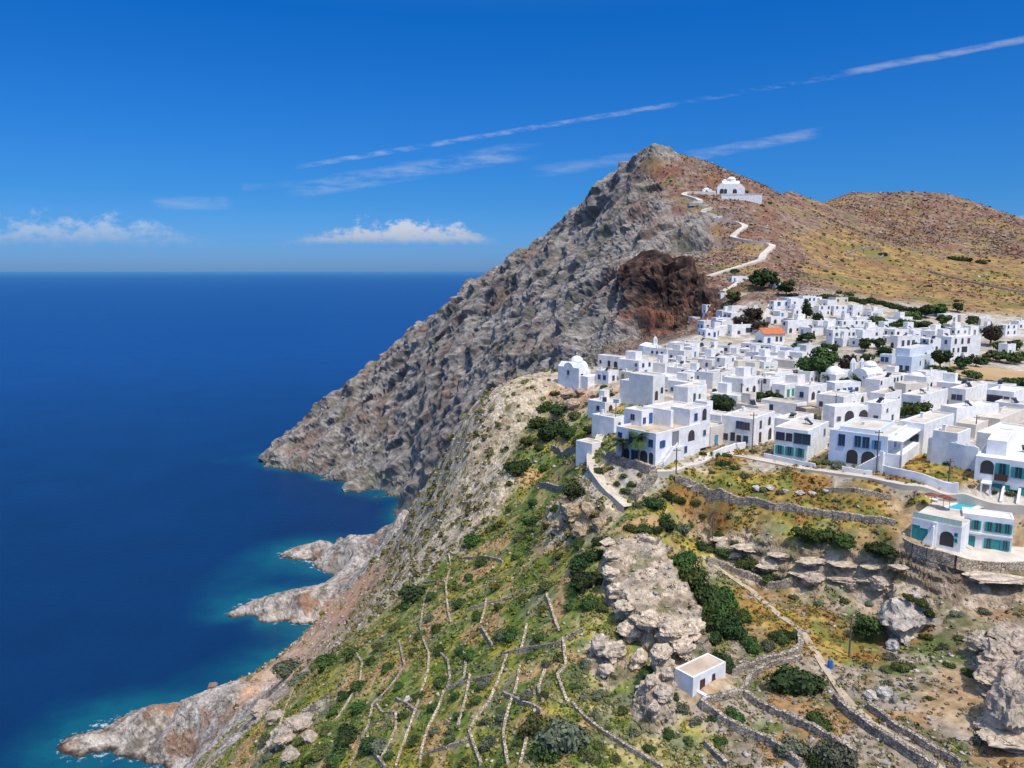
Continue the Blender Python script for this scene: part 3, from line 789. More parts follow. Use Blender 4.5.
def bush_lobes(seed, n=6, sq=.72):
    r = random.Random(seed); out = [(0, 0, .30, .72, .72, .52)]
    for _ in range(n):
        t = r.uniform(0, 6.283); q = r.uniform(.35, .7); s = r.uniform(.32, .5)
        out.append((math.cos(t) * q, math.sin(t) * q, r.uniform(.12, .5) * sq, s, s, s * .85))
    return out
BUSH = {}
for kind in LEAF:
    for v in range(3):
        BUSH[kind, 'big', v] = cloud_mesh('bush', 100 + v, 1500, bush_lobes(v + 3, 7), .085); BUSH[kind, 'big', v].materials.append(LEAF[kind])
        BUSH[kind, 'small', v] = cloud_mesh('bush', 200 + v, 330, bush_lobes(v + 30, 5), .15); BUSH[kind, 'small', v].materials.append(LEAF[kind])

def ground_at(p):
    p = Vector(p); return Vector((p.x, p.y, drop(p.x, p.y, p.z)))
def mpp(p):   # metres per photo pixel at a place
    return project(p[0], p[1], p[2])[2] / FPX
def bush(px, py, rpx, kind, label, group=None, squash=1.0, name='bush', cat='bush'):
    """a bush whose foot shows at the pixel, rpx wide to each side"""
    h = at(px, py)
    s = rpx * mpp(h)
    o = bpy.data.objects.new(name, BUSH[kind, 'big' if rpx >= 8 else 'small', rng.randrange(3)]); col.objects.link(o)
    o.location = (h.x, h.y + s * .5, min(h.z, drop(h.x, h.y + s * .5, h.z) + .25 * s) - .10 * s); o.rotation_euler = (0, 0, rng.uniform(0, 6.28))
    o.scale = (s * rng.uniform(.9, 1.12), s * rng.uniform(.9, 1.12), s * squash * rng.uniform(.9, 1.15))
    tag(o, label, cat, group); return o

# bushes on the slope: (pixel of the foot, half width in pixels, kind)
def many(lst, label, group, **kw):
    for b_ in lst: bush(b_[0], b_[1], b_[2], b_[3], label if len(b_) < 5 else b_[4], group, **(kw if len(b_) < 6 else b_[5]))
many([(553,436,20,'dark'), (538,428,14,'green'), (570,438,14,'dark'), (582,444,11,'green'), (548,412,13,'green'), (560,414,12,'dark'), (530,445,10,'green'), (575,420,10,'olive'), (592,432,9,'dark'), (540,450,9,'green')],
     'dense green bush in the thicket below the seaward houses', 'bushes in the thicket below the seaward houses')
many([(521,474,16,'dark','large round dark bush at the left edge of the thicket above the terraces'), (577,497,17,'dark','large dark bush directly left of the stone staircase path'),
      (414,603,25,'dark','broad flat dark bush at the seaward edge of the terraces',{'squash':.6}), (600,474,8,'green','small green bush beside the upper bend of the staircase path')], None, None)
many([(534,506,8,'dark'), (535,528,12,'dark'), (475,545,12,'green'), (482,566,9,'green'), (533,533,8,'olive'), (545,470,8,'green'), (510,512,8,'olive'), (520,540,8,'grey'), (500,528,7,'olive'), (556,512,8,'green'),
      (459,608,10,'green'), (511,640,13,'green'), (436,633,9,'green'), (485,688,11,'grey'), (442,686,10,'green'), (490,750,11,'grey'), (388,672,10,'green'), (473,543,9,'dark'), (500,640,9,'grey'), (462,655,9,'green'),
      (476,620,8,'green'), (546,668,8,'grey'), (528,700,8,'grey'), (600,700,9,'grey'), (585,668,9,'grey'), (456,700,7,'green'), (470,660,10,'green'), (440,655,8,'green'), (548,590,9,'olive'), (497,590,7,'gold'),
      (560,560,8,'olive'), (420,640,9,'olive'), (407,610,7,'green'), (515,560,6,'green'), (595,720,8,'grey'), (625,715,8,'olive'), (450,745,7,'green'), (404,720,7,'green'), (432,600,8,'green'), (570,610,7,'green')],
     'rounded shrub growing among the dry stone terrace walls', 'shrubs among the terrace walls')
many([(537,738,20,'olive'), (566,757,32,'grey'), (548,764,18,'green'), (590,764,14,'olive')], 'tall spreading shrub at the foot of the terraces near the bottom edge', 'big shrubs at the foot of the terraces')
many([(351,745,22,'dark'), (372,752,15,'dark'), (340,762,18,'green'), (358,715,14,'green'), (322,758,14,'olive'), (381,752,14,'grey'), (290,675,20,'grey'), (300,685,14,'grey'), (330,668,17,'green'), (352,660,16,'green'), (315,668,10,'olive'), (270,758,12,'grey'), (265,745,9,'grey')],
     'dense shrub on the steep seaward rim of the terraced slope', 'shrubs on the seaward rim of the slope', squash=.7)
many([(589,590,20,'dark'), (583,570,14,'dark'), (594,560,12,'dark'), (590,608,13,'green'), (580,548,10,'green'), (600,545,9,'dark'), (603,612,9,'olive')], 'dark bush crowded against the left side of the long rock outcrop', 'bushes against the left side of the outcrop')
many([(657,508,14,'dark'), (668,530,13,'dark'), (682,533,13,'grey'), (629,495,9,'olive'), (645,532,11,'green'), (632,533,9,'green'), (655,533,9,'dark'), (640,508,7,'olive'), (690,558,7,'olive'), (668,498,8,'dark'), (621,506,7,'olive')],
     'bush between the staircase path and the long rock outcrop', 'bushes between the path and the outcrop')
many([(688,570,17,'green'), (698,588,19,'green'), (708,606,21,'dark'), (718,622,20,'green'), (728,638,18,'dark'), (690,585,13,'dark'), (722,606,17,'green'), (737,640,15,'dark'), (706,630,13,'dark'), (716,645,12,'dark'), (742,622,12,'green'), (733,612,11,'green')],
     'tall green bush in the long thicket filling the gully beside the outcrop', 'bushes of the gully thicket', squash=1.25)
many([(752,652,14,'green'), (722,668,16,'dark'), (782,643,13,'green'), (793,640,9,'dark'), (768,650,9,'grey')], 'bush on the walled terrace behind the little chapel', 'bushes on the terrace behind the chapel')
many([(802,698,29,'dark','broad dark bush filling the walled plot beside the footpath'), (822,730,16,'green','round bush at the lower corner of the walled plot by the footpath')], None, None)
many([(794,757,19,'grey'), (838,767,22,'grey'), (815,767,12,'dark')], 'grey-green bush below the tall retaining wall at the bottom edge', 'bushes below the retaining wall')
many([(734,724,15,'green'), (722,746,9,'green'), (668,738,8,'green'), (685,712,9,'grey'), (698,726,8,'grey'), (648,676,10,'green'), (712,722,6,'green'), (690,745,7,'olive'), (676,700,6,'green')], 'small bush on the stony ground in front of the little chapel', 'small bushes in front of the chapel')
many([(724,556,12,'green'), (749,570,14,'green'), (772,583,14,'green'), (703,550,9,'dark'), (760,572,9,'grey'), (786,582,8,'grey'), (738,548,8,'dark')], 'bush on the ledges under the cliff band', 'bushes under the cliff band')
many([(906,671,12,'olive'), (893,660,9,'grey'), (951,668,7,'green'), (972,676,8,'green'), (1000,664,6,'green'), (888,672,8,'olive'), (945,650,7,'grey'), (985,614,8,'grey'), (960,618,8,'grey'), (930,640,7,'olive'), (870,605,8,'grey'), (820,605,7,'grey'), (845,603,7,'olive'), (795,600,7,'grey'),
      (1002,578,5,'green'), (1014,578,5,'green'), (890,685,6,'grey'), (868,668,6,'grey'), (962,640,6,'olive'), (915,690,5,'grey'), (930,700,5,'olive')], 'low bush scattered across the stony ravine floor', 'low bushes on the ravine floor', squash=.75)
many([(724,466,8,'dark'), (735,470,6,'green'), (745,478,6,'grey'), (765,492,6,'grey'), (780,494,6,'grey'), (712,474,4,'green'), (800,496,5,'grey'), (838,502,5,'grey'), (757,487,5,'olive')], 'small bush in the dry grass field below the road', 'bushes in the field below the road', squash=.8)
many([(640,465,4,'green'), (650,470,4,'olive'), (625,478,5,'olive'), (618,486,5,'olive'), (632,487,6,'green'), (640,494,7,'dark'), (605,445,4,'olive'), (612,470,4,'olive')], 'little bush under the stone wall of the corner house', 'little bushes under the corner house wall')
many([(566,382,6,'green'), (590,386,5,'olive'), (604,388,4,'olive'), (575,402,6,'olive'), (598,402,5,'green'), (556,396,7,'olive'), (612,396,4,'dark')], 'bush among the brown rocks below the white church', 'bushes below the cliff edge church')
many([(420,700,9,'green'), (400,690,8,'green'), (436,712,9,'green'), (384,695,7,'gold'), (415,745,9,'green'), (436,735,8,'grey'), (460,720,8,'green'), (450,735,6,'olive'), (478,705,9,'green'), (486,725,7,'grey'), (505,720,9,'grey'), (520,745,8,'green'), (545,700,8,'green'),
  (540,640,9,'green'), (530,660,8,'green'), (560,660,7,'olive'), (575,690,8,'green'), (585,700,7,'grey'), (470,580,8,'green'), (458,590,7,'olive'), (500,610,8,'green'), (525,600,8,'olive'), (545,612,8,'gold'), (450,570,7,'gold'), (430,622,8,'grey'), (415,655,8,'olive'), (395,630,8,'olive'),
  (380,650,9,'olive'), (370,665,8,'green'), (360,690,10,'green'), (345,700,10,'dark'), (335,715,9,'green'), (325,735,9,'olive'), (310,765,10,'green'), (300,745,8,'olive'), (390,760,8,'green'), (430,765,8,'gold'), (465,765,7,'olive'), (505,765,8,'green'), (606,735,8,'green'), (600,750,9,'olive'), (635,735,7,'grey'), (650,752,8,'green'), (615,765,9,'olive')],
     'rounded shrub growing among the dry stone terrace walls', 'shrubs among the terrace walls', squash=.8)
# trees of the village and of the hill foot
TREE_SPOTS = []
def tree(px, py, rpx, hpx, kind, label, group=None, name='tree', lobes=None, trunk=True, cat='tree', n=None):
    h = at(px, py); m = mpp(h); k_ = 1.22 if rpx <= 10 else 1.0; r_, H = rpx * m * k_, hpx * m * k_
    TREE_SPOTS.append(h)
    t = empty(name, h - Vector((0, 0, .1)), rng.uniform(0, 6.28)); tag(t, label, cat, group)
    key = (kind, round(rpx), round(hpx))
    rs = random.Random(px * 7 + py)
    L = [(0, 0, H * .52, r_ * .66, r_ * .66, H * .42)]
    for _ in range(8):
        a = rs.uniform(0, 6.28); q_ = rs.uniform(.3, .72) * r_; s = rs.uniform(.28, .45)
        L.append((math.cos(a) * q_, math.sin(a) * q_, H * rs.uniform(.28, .76), r_ * s, r_ * s, H * s * .62))
    big_ = rpx > 9
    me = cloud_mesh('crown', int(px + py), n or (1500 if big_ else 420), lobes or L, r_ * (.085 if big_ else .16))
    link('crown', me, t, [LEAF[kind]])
    mb = MB(); mb.tube((0, 0, -.3), (.05 * r_, 0, H * .5), max(.05 * H, .12), max(.025 * H, .06), 7)
    for k in range(4):
        a = k * 1.6 + rs.random(); mb.tube((.04 * r_, 0, H * .35), (math.cos(a) * r_ * .45, math.sin(a) * r_ * .45, H * .66), .022 * H, .008 * H, 5)
    mb.build('trunk', bark, t)
    return t
TV = 'trees standing between the village houses'
tree(818,382,22,35,'green','largest round green tree in the middle of the village, left of the domed churches')
tree(845,374,8,16,'purple','brown-leaved tree between the two domed churches')
tree(722,417,14,24,'dark','dense dark green tree behind the corner house with the rooftop terrace')
tree(990,346,13,23,'purple','big brownish tree beside the three-storey white building')
for a in [(762,290,10,18), (786,296,8,13), (772,289,6,16), (753,286,5,10)]: tree(*a, 'dark', 'dark tree beside the topmost houses under the hill path', 'trees beside the topmost houses')
for a in [(734,303,7,10), (742,330,8,12), (752,326,9,15), (758,333,8,11), (728,310,5,6), (765,335,5,8)]: tree(*a, 'purple' if a[0] > 740 else 'green', 'brownish tree above the orange roofed house', 'brownish trees above the orange roof') if a[0] > 735 else tree(*a, 'green', 'green tree at the foot of the red bluff above the white houses', 'green trees above the white houses at the bluff')
for a in [(940,369,8,17), (961,369,8,12), (976,367,6,11)]: tree(*a, 'dark', 'dark tree in front of the three-storey white building', 'dark trees before the three-storey building')
for a in [(945,379,9,11), (953,384,8,9), (973,380,8,8), (1008,389,11,11), (1018,388,8,9), (990,386,5,5), (935,374,6,8)]: tree(*a, 'green', 'bright green tree along the edge of the bare tan field', 'green trees along the bare field')
for a in [(912,418,9,13), (922,417,8,14), (899,418,5,8)]: tree(*a, 'green', 'green tree in the courtyard below the house with turquoise windows', 'green trees in the lower courtyard')
for a in [(862,386,9,11), (895,378,9,8), (906,379,6,6), (884,379,5,5), (842,386,5,8)]: tree(*a, 'dark', 'dark tree below the larger domed church', 'dark trees below the domed church')
for a in [(752,402,7,9), (762,402,8,10), (774,401,7,7), (783,403,5,5), (835,416,7,7), (848,415,7,6)]: tree(*a, 'dark', 'low green tree along the lane in front of the middle row of houses', 'low trees along the middle lane')
for a in [(726,378,6,8), (737,376,4,5), (865,352,7,12), (878,349,6,9), (884,356,7,8), (833,352,5,7), (824,349,5,5), (808,342,8,8), (800,349,7,5), (867,360,6,6), (925,352,5,8), (917,351,5,7), (903,346,4,5)]: tree(*a, 'green' if a[0] % 2 else 'dark', 'green tree tucked between the upper village houses', 'trees between the upper houses')
for a in [(806,320,5,18), (817,327,5,15)]: tree(*a, 'dark', 'tall narrow dark tree between the white houses of the upper village', 'narrow trees of the upper village', cat='tree')
for a in [(1000,362,8,9), (1010,364,9,9), (1020,363,8,10), (990,360,6,8), (1016,350,7,9), (985,364,5,6), (998,352,6,9)]: tree(*a, 'green' if a[0] % 3 else 'olive', 'tree in the cluster behind the bare tan field at the right', 'tree cluster behind the bare field')
for a in [(878,328,8,10), (888,332,7,8), (899,330,8,9), (908,332,9,10), (918,332,8,9), (912,322,8,9), (925,318,8,10), (936,316,8,9), (944,326,6,10), (957,312,5,8), (970,326,6,9), (926,330,7,8), (938,334,7,7), (902,318,6,6)]: tree(*a, 'dark' if a[0] % 2 else 'green', 'dark green tree in the belt behind the upper right houses', 'tree belt behind the upper right houses')
many([(815,300,6,'olive'), (826,299,7,'green'), (836,300,7,'olive'), (846,301,8,'dark'), (855,302,7,'green'), (864,304,7,'dark'), (872,304,8,'dark'), (881,305,8,'dark'), (889,307,8,'dark'), (897,309,7,'dark'), (905,311,7,'dark'), (913,312,6,'dark'), (850,296,5,'green'), (840,294,5,'olive'), (802,299,6,'olive'), (795,297,6,'dark'), (920,313,6,'dark'), (930,309,6,'dark'), (942,308,6,'dark'), (957,306,4,'dark')],
     'dark bush in the hedge line climbing behind the village', 'bushes of the hedge line behind the village')
many([(883,256,5,'dark'), (953,260,6,'dark'), (960,261,7,'dark'), (968,262,6,'dark'), (982,264,6,'dark'), (989,262,3,'dark'), (869,279,3,'dark'), (834,275,3,'dark'), (826,272,3,'olive'), (930,287,3,'dark'), (957,302,3,'dark'), (735,273,6,'dark'), (747,193,3,'dark'), (770,204,3,'dark'), (762,206,2.5,'dark'), (800,268,3,'olive'), (778,258,2.5,'olive')],
     'isolated dark bush on the dry hillside', 'isolated bushes on the dry hillside')
many([(711,446,7,'magenta'), (721,443,6,'magenta')], 'magenta flowering bush in the garden between the two front houses', 'magenta bushes in the garden', squash=1.6)
many([(680,503,10,'dark'), (694,505,8,'olive'), (672,500,8,'green'), (700,540,9,'olive'), (712,552,9,'green'), (690,528,8,'olive'), (720,540,8,'dark'), (665,520,7,'green'), (705,518,7,'olive'), (730,518,6,'olive')], 'bush on the rough bank below the road corner', 'bushes on the bank below the road corner')
many([(686,374,3,'purple'), (693,374,3,'purple'), (676,368,2.5,'dark'), (795,373,3,'purple'), (799,374,2.5,'purple'), (770,384,3,'purple'), (761,359,2.5,'dark'), (826,386,3,'purple'), (735,378,3,'purple'), (691,378,2.5,'purple'), (815,422,4,'purple'), (818,408,3,'purple'), (903,425,3,'dark'), (1003,436,4,'purple'), (948,466,4,'dark'), (873,399,3,'purple'), (952,398,3,'olive'), (782,391,3,'dark'), (847,358,4,'dark'), (760,343,3,'dark'), (800,341,4,'olive'), (715,392,3,'dark')], 'small dark potted shrub in a lane between the houses', 'potted shrubs in the lanes', squash=1.2)
many([(704,456,5,'green'), (716,457,6,'olive'), (727,457,5,'green'), (818,465,6,'gold'), (828,465,6,'olive'), (840,468,9,'grey'), (835,466,4,'green'), (857,466,5,'olive'), (754,453,4,'olive'), (995,494,5,'green'), (1012,496,6,'olive')],
     'garden shrub beside the road in front of the white houses', 'garden shrubs along the road')
for a in [(803,543,14,17), (822,545,15,18), (845,549,15,18), (875,556,15,15), (890,558,11,12)]:
    tree(*a, 'green' if a[0] < 870 else 'dark', 'umbrella crowned green tree on the ledge under the field wall', 'trees on the ledge under the field wall')
tree(865,640,16,28,'green','bushy light green tree leaning on the left of the big grey boulder')

# palms beside the corner house
def frond(mb, base, az, L, up, w):
    pts = []
    for k in range(7):
        t_ = k / 6; el = up - 1.9 * t_ * t_
        pts.append((L * t_ * math.cos(up * .7) * (1 - .12 * t_), L * (math.sin(up) * t_ - .48 * t_ * t_)))
    for k in range(6):
        (x0, z0), (x1, z1) = pts[k], pts[k + 1]
        for s in (-1, 1):
            ww0, ww1 = w * math.sin(math.pi * (k + .3) / 7.2), w * math.sin(math.pi * (k + 1.3) / 7.2)
            for j in range(2):
                f0, f1 = j / 2, (j + .9) / 2
                xa, za, xb, zb = x0 + (x1 - x0) * f0, z0 + (z1 - z0) * f0, x0 + (x1 - x0) * f1, z0 + (z1 - z0) * f1
                tip = ((xa + xb) / 2 + .25 * ww0, s * ww0, (za + zb) / 2 - .45 * ww0)
                q_ = [(xa, 0, za), (xb, 0, zb), tip]
                c, s_ = math.cos(az), math.sin(az)
                mb.quad([(base[0] + x * c - y * s_, base[1] + x * s_ + y * c, base[2] + z) for x, y, z in q_])
def palm(px, py, hpx, rpx, label, group):
    h = at(px, py); m = mpp(h); H, r_ = hpx * m, rpx * m
    t = empty('palm_tree', h - Vector((0, 0, .1))); tag(t, label, 'palm tree', group)
    MB().tube((0, 0, -.3), (.1, 0, H * .5), .28, .22, 9).tube((.1, 0, H * .5), (.12, .05, H), .22, .26, 9).build('trunk', bark, t)
    rs = random.Random(px); mb = MB()
    for k in range(38):
        frond(mb, (.12, .05, H), k * 2.4 + rs.uniform(-.2, .2), r_ * rs.uniform(.85, 1.1), rs.uniform(-.25, 1.2), r_ * .24)
    me = mb.mesh('crown')
    a = me.color_attributes.new('col', 'FLOAT_COLOR', 'POINT'); a.data.foreach_set('color', np.tile(np.array([1.1, 1.15, 1, 1], np.float32), len(me.vertices)))
    link('crown', me, t, [LEAF['dark']])
palm(638,463,27,16,'taller feathery palm tree against the shaded side of the corner house', None)
palm(622,462,22,13,'shorter palm tree left of its taller neighbour at the corner house', None)
palm(825,385,8,6,'small palm tree in front of the domed church with the belfry', None)

# ------------------------------------------------------------------ ground cover: tufts and stones nobody could count
def scatter_weights(table):
    w = np.zeros(NT * NR)
    for z_, v in table.items(): w += W[:, ZN[z_]] * v
    u, v_, d_ = project(flat[:, 0], flat[:, 1], flat[:, 2])
    ok = (u > -160) & (u < 1180) & (v_ > 120) & (v_ < 860) & (flat[:, 2] > 3)
    cell = np.ones((NT, NR)); 
    return np.where(ok, w, 0)
def facing():
    """share of each ground point's patch that turns towards the viewer"""
    view = np.array([0, 0, CAMZ]) - flat; view /= np.linalg.norm(view, axis=1)[:, None]
    return (nrm2 * view).sum(1)
def pick(w, n, seed):
    r = np.random.RandomState(seed); p = w / w.sum()
    return r.choice(len(p), n, p=p)
seen = facing()
clump = smooth(-.25, .35, fbm(flat / np.maximum(dist[:, None] * .05, 3), 3, off=140))
def tufts(name, label, n, table, size, palette, seed, per=11, clumped=True, blend=.55):
    w = scatter_weights(table) * (.25 + .75 * clump if clumped else 1) * (seen > -.05)
    k = pick(w, n, seed); r = np.random.RandomState(seed + 1)
    c = flat[k] + r.normal(size=(n, 3)) * dist[k][:, None] * [.0012, .0012, 0]
    s = size(dist[k]) * (.55 + .9 * r.rand(n) ** 1.6)
    pal = np.array(palette); gk = gcol[k]; ci = (r.rand(n) * .55 + .45 * np.clip(.5 + .8 * fbm(c / np.maximum(dist[k][:, None] * .03, 2), 2, off=200), 0, .999)) * len(pal)
    cc = pal[np.clip(ci.astype(int), 0, len(pal) - 1)] * (.8 + .4 * r.rand(n))[:, None]
    cc = cc * (1 - blend) + gk * blend * (.72 + .4 * r.rand(n))[:, None]
    d = r.normal(size=(n, per, 3)); d /= np.linalg.norm(d, axis=2)[..., None]; d[..., 2] = np.abs(d[..., 2])
    ctr = c[:, None] + d * (s[:, None, None] * [.75, .75, .6])
    nn_ = d + r.normal(size=(n, per, 3)) * .45; nn_ /= np.linalg.norm(nn_, axis=2)[..., None]
    a = np.cross(nn_, r.normal(size=(n, per, 3))); a /= np.linalg.norm(a, axis=2)[..., None] + 1e-9
    b_ = np.cross(nn_, a); ls = (s[:, None] * (.42 + .3 * r.rand(n, per)))[..., None]
    V = np.stack([ctr - a * ls, ctr - b_ * ls * .8, ctr + a * ls, ctr + b_ * ls * .8], 2).reshape(-1, 3)
    F = np.arange(len(V)).reshape(-1, 4)
    C = np.repeat((cc[:, None] * (.7 + .5 * r.rand(n, per))[..., None]).reshape(-1, 3), 4, 0)
    me = np_mesh(name, V, F, colors=C)
    m, nt, b = new_mat(name); at_ = N(nt, 'ShaderNodeAttribute', attribute_name='col'); nt.links.new(at_.outputs['Color'], b.inputs['Base Color']); b.inputs['Specular IOR Level'].default_value = .1
    o = link(name, me, None, [m]); tag(o, label, None, None, 'stuff'); return o
tufts('low_scrub', 'low green and yellow scrub covering the terraced slope', 12000, {'T': 1, 'L': .04, 'G': .25, 'S': .12, 'F': .12}, lambda d: .13 + .0019 * d,
      [(.075,.11,.03), (.10,.14,.035), (.15,.18,.04), (.23,.23,.05), (.33,.29,.05), (.19,.21,.14), (.17,.18,.11)], 300)
tufts('dry_grass', 'dry yellow and rust coloured grass of the fields', 9000, {'F': 1, 'T': .22, 'G': .3, 'E': .06, 'Y': .12}, lambda d: .10 + .0016 * d,
      [(.12,.14,.035), (.22,.19,.045), (.32,.26,.06), (.34,.20,.065), (.30,.14,.05), (.25,.12,.05)], 310, blend=.78)
tufts('cliff_scrub', 'dotted cushion shrubs on the pale seaward buttress', 1000, {'B': 1, 'S': .10}, lambda d: .2 + .0033 * d,
      [(.11,.115,.04), (.15,.15,.05), (.19,.175,.06), (.14,.115,.055)], 320, per=22, clumped=True, blend=.1)
tufts('hill_scrub', 'brown heath speckling the dry hillside', 8500, {'H': 1, 'Y': .2}, lambda d: .20 + .0008 * d,
      [(.11,.085,.05), (.15,.095,.055), (.19,.115,.06), (.13,.12,.05), (.22,.165,.08), (.24,.125,.07)], 330, blend=.7)
def stones(name, label, n, table, size, palette, seed):
    w = scatter_weights(table) * (seen > -.05); k = pick(w, n, seed); r = np.random.RandomState(seed + 1)
    c = flat[k] + r.normal(size=(n, 3)) * dist[k][:, None] * [.0012, .0012, 0]; s = size(dist[k]) * (.4 + 1.2 * r.rand(n) ** 2.2)
    o6 = np.array([[1, 0, 0], [-1, 0, 0], [0, 1, 0], [0, -1, 0], [0, 0, 1], [0, 0, -.6], [.7, .7, .55], [-.7, .6, .5], [.6, -.7, .45], [-.65, -.65, .6]])
    f = np.array([[0, 6, 4], [6, 2, 4], [2, 7, 4], [7, 1, 4], [1, 9, 4], [9, 3, 4], [3, 8, 4], [8, 0, 4], [0, 5, 2], [2, 5, 1], [1, 5, 3], [3, 5, 0], [0, 2, 6], [2, 1, 7], [1, 3, 9], [3, 0, 8]])
    a = r.rand(n) * 6.28; v = o6[None] * (1 + .35 * r.normal(size=(n, 10, 1)))
    v = np.stack([v[..., 0] * np.cos(a)[:, None] - v[..., 1] * np.sin(a)[:, None], v[..., 0] * np.sin(a)[:, None] + v[..., 1] * np.cos(a)[:, None], v[..., 2] * .7], -1)
    V = (c[:, None] + v * s[:, None, None]).reshape(-1, 3); F = (f[None] + (np.arange(n) * 10)[:, None, None]).reshape(-1, 3)
    pal = np.array(palette); C = np.repeat(pal[r.randint(0, len(pal), n)] * (.7 + .5 * r.rand(n))[:, None], 10, 0)
    me = np_mesh(name, V, F, colors=C); m, nt, b = new_mat(name); at_ = N(nt, 'ShaderNodeAttribute', attribute_name='col'); nt.links.new(at_.outputs['Color'], b.inputs['Base Color'])
    tag(link(name, me, None, [m]), label, None, None, 'stuff')
stones('loose_stones', 'loose pale stones strewn over the slope and the hill', 9000, {'B': 1.2, 'G': 1.1, 'S': .8, 'T': .30, 'H': .3, 'E': .18, 'L': .8, 'Y': .15, 'F': .06}, lambda d: .08 + .0014 * d,
       [(.40,.34,.27), (.34,.28,.22), (.46,.41,.34), (.28,.25,.22)], 340)
# ------------------------------------------------------------------ plaster, glass, paint
white_wall = noisy_mat('whitewash', (.71, .70, .68), (.87, .865, .85), .7, .85, .03)
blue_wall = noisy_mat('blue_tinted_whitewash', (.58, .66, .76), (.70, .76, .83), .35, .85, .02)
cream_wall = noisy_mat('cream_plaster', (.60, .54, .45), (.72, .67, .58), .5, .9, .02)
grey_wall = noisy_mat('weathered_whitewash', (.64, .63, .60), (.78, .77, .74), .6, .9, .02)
stone_wall_m = noisy_mat('bare_stone_masonry', (.20, .165, .13), (.36, .30, .24), 2.2, .95, .08)
roof_cream = noisy_mat('flat_roof_screed', (.50, .44, .36), (.66, .60, .51), .45, .9)
roof_white = noisy_mat('limewashed_roof', (.62, .60, .56), (.76, .74, .70), .4, .9)
roof_tan = noisy_mat('earth_roof', (.44, .34, .24), (.58, .47, .36), .5, .9)
tile_red = noisy_mat('orange_roof_tiles', (.42, .13, .055), (.58, .20, .085), 1.5, .85, .05)
paint = {k: noisy_mat(k + '_paint', tuple(c * .85 for c in v), v, 2.0, .6) for k, v in dict(
    blue=(.04, .13, .36), sky=(.10, .30, .50), turq=(.05, .30, .30), brown=(.10, .05, .035), red=(.34, .04, .05), white=(.78, .78, .77), grey=(.25, .25, .26), green=(.06, .20, .14)).items()}
glass, _nt, _b = new_mat('dark_window_glass'); _b.inputs['Base Color'].default_value = (.05, .06, .08, 1); _b.inputs['Roughness'].default_value = .15; _b.inputs['Specular IOR Level'].default_value = .5
shade_m, _nt, _b = new_mat('dark_interior'); _b.inputs['Base Color'].default_value = (.06, .055, .055, 1)  # flat dark sheet painted in place of the shade inside open arches
def masonry(name, c1, c2, scale):
    m, nt, b = new_mat(name); geo = N(nt, 'ShaderNodeNewGeometry')
    v = N(nt, 'ShaderNodeTexVoronoi', Scale=scale); e = N(nt, 'ShaderNodeTexVoronoi', Scale=scale, feature='DISTANCE_TO_EDGE')
    mp = N(nt, 'ShaderNodeVectorMath', operation='MULTIPLY'); mp.inputs[1].default_value = (1, 1, 1.7)
    nt.links.new(geo.outputs['Position'], mp.inputs[0]); nt.links.new(mp.outputs[0], v.inputs['Vector']); nt.links.new(mp.outputs[0], e.inputs['Vector'])
    sx = N(nt, 'ShaderNodeSeparateXYZ'); nt.links.new(v.outputs['Color'], sx.inputs[0])
    nz = N(nt, 'ShaderNodeTexNoise', Scale=.5, Detail=6); nt.links.new(geo.outputs['Position'], nz.inputs['Vector'])
    ad = N(nt, 'ShaderNodeMath', operation='MULTIPLY_ADD'); nt.links.new(sx.outputs['X'], ad.inputs[0]); ad.inputs[1].default_value = .6; nt.links.new(nz.outputs['Fac'], ad.inputs[2])
    rp = N(nt, 'ShaderNodeValToRGB'); rp.color_ramp.elements[0].position = .4; rp.color_ramp.elements[0].color = (*c1, 1); rp.color_ramp.elements[1].position = 1.05; rp.color_ramp.elements[1].color = (*c2, 1)
    nt.links.new(ad.outputs[0], rp.inputs['Fac'])
    jr = N(nt, 'ShaderNodeMapRange'); jr.inputs['From Max'].default_value = .10; jr.inputs['To Min'].default_value = .28; nt.links.new(e.outputs['Distance'], jr.inputs['Value'])
    vm = N(nt, 'ShaderNodeVectorMath', operation='SCALE'); nt.links.new(rp.outputs['Color'], vm.inputs[0]); nt.links.new(jr.outputs[0], vm.inputs['Scale']); nt.links.new(vm.outputs[0], b.inputs['Base Color'])
    bp = N(nt, 'ShaderNodeBump', Strength=.8, Distance=.2); nt.links.new(jr.outputs[0], bp.inputs['Height']); nt.links.new(bp.outputs['Normal'], b.inputs['Normal'])
    b.inputs['Roughness'].default_value = .95
    return m
dry_stone = masonry('dry_stone', (.18, .15, .115), (.50, .42, .33), 2.3)
pale_stone = masonry('pale_dry_stone', (.27, .215, .15), (.64, .53, .385), 2.2)

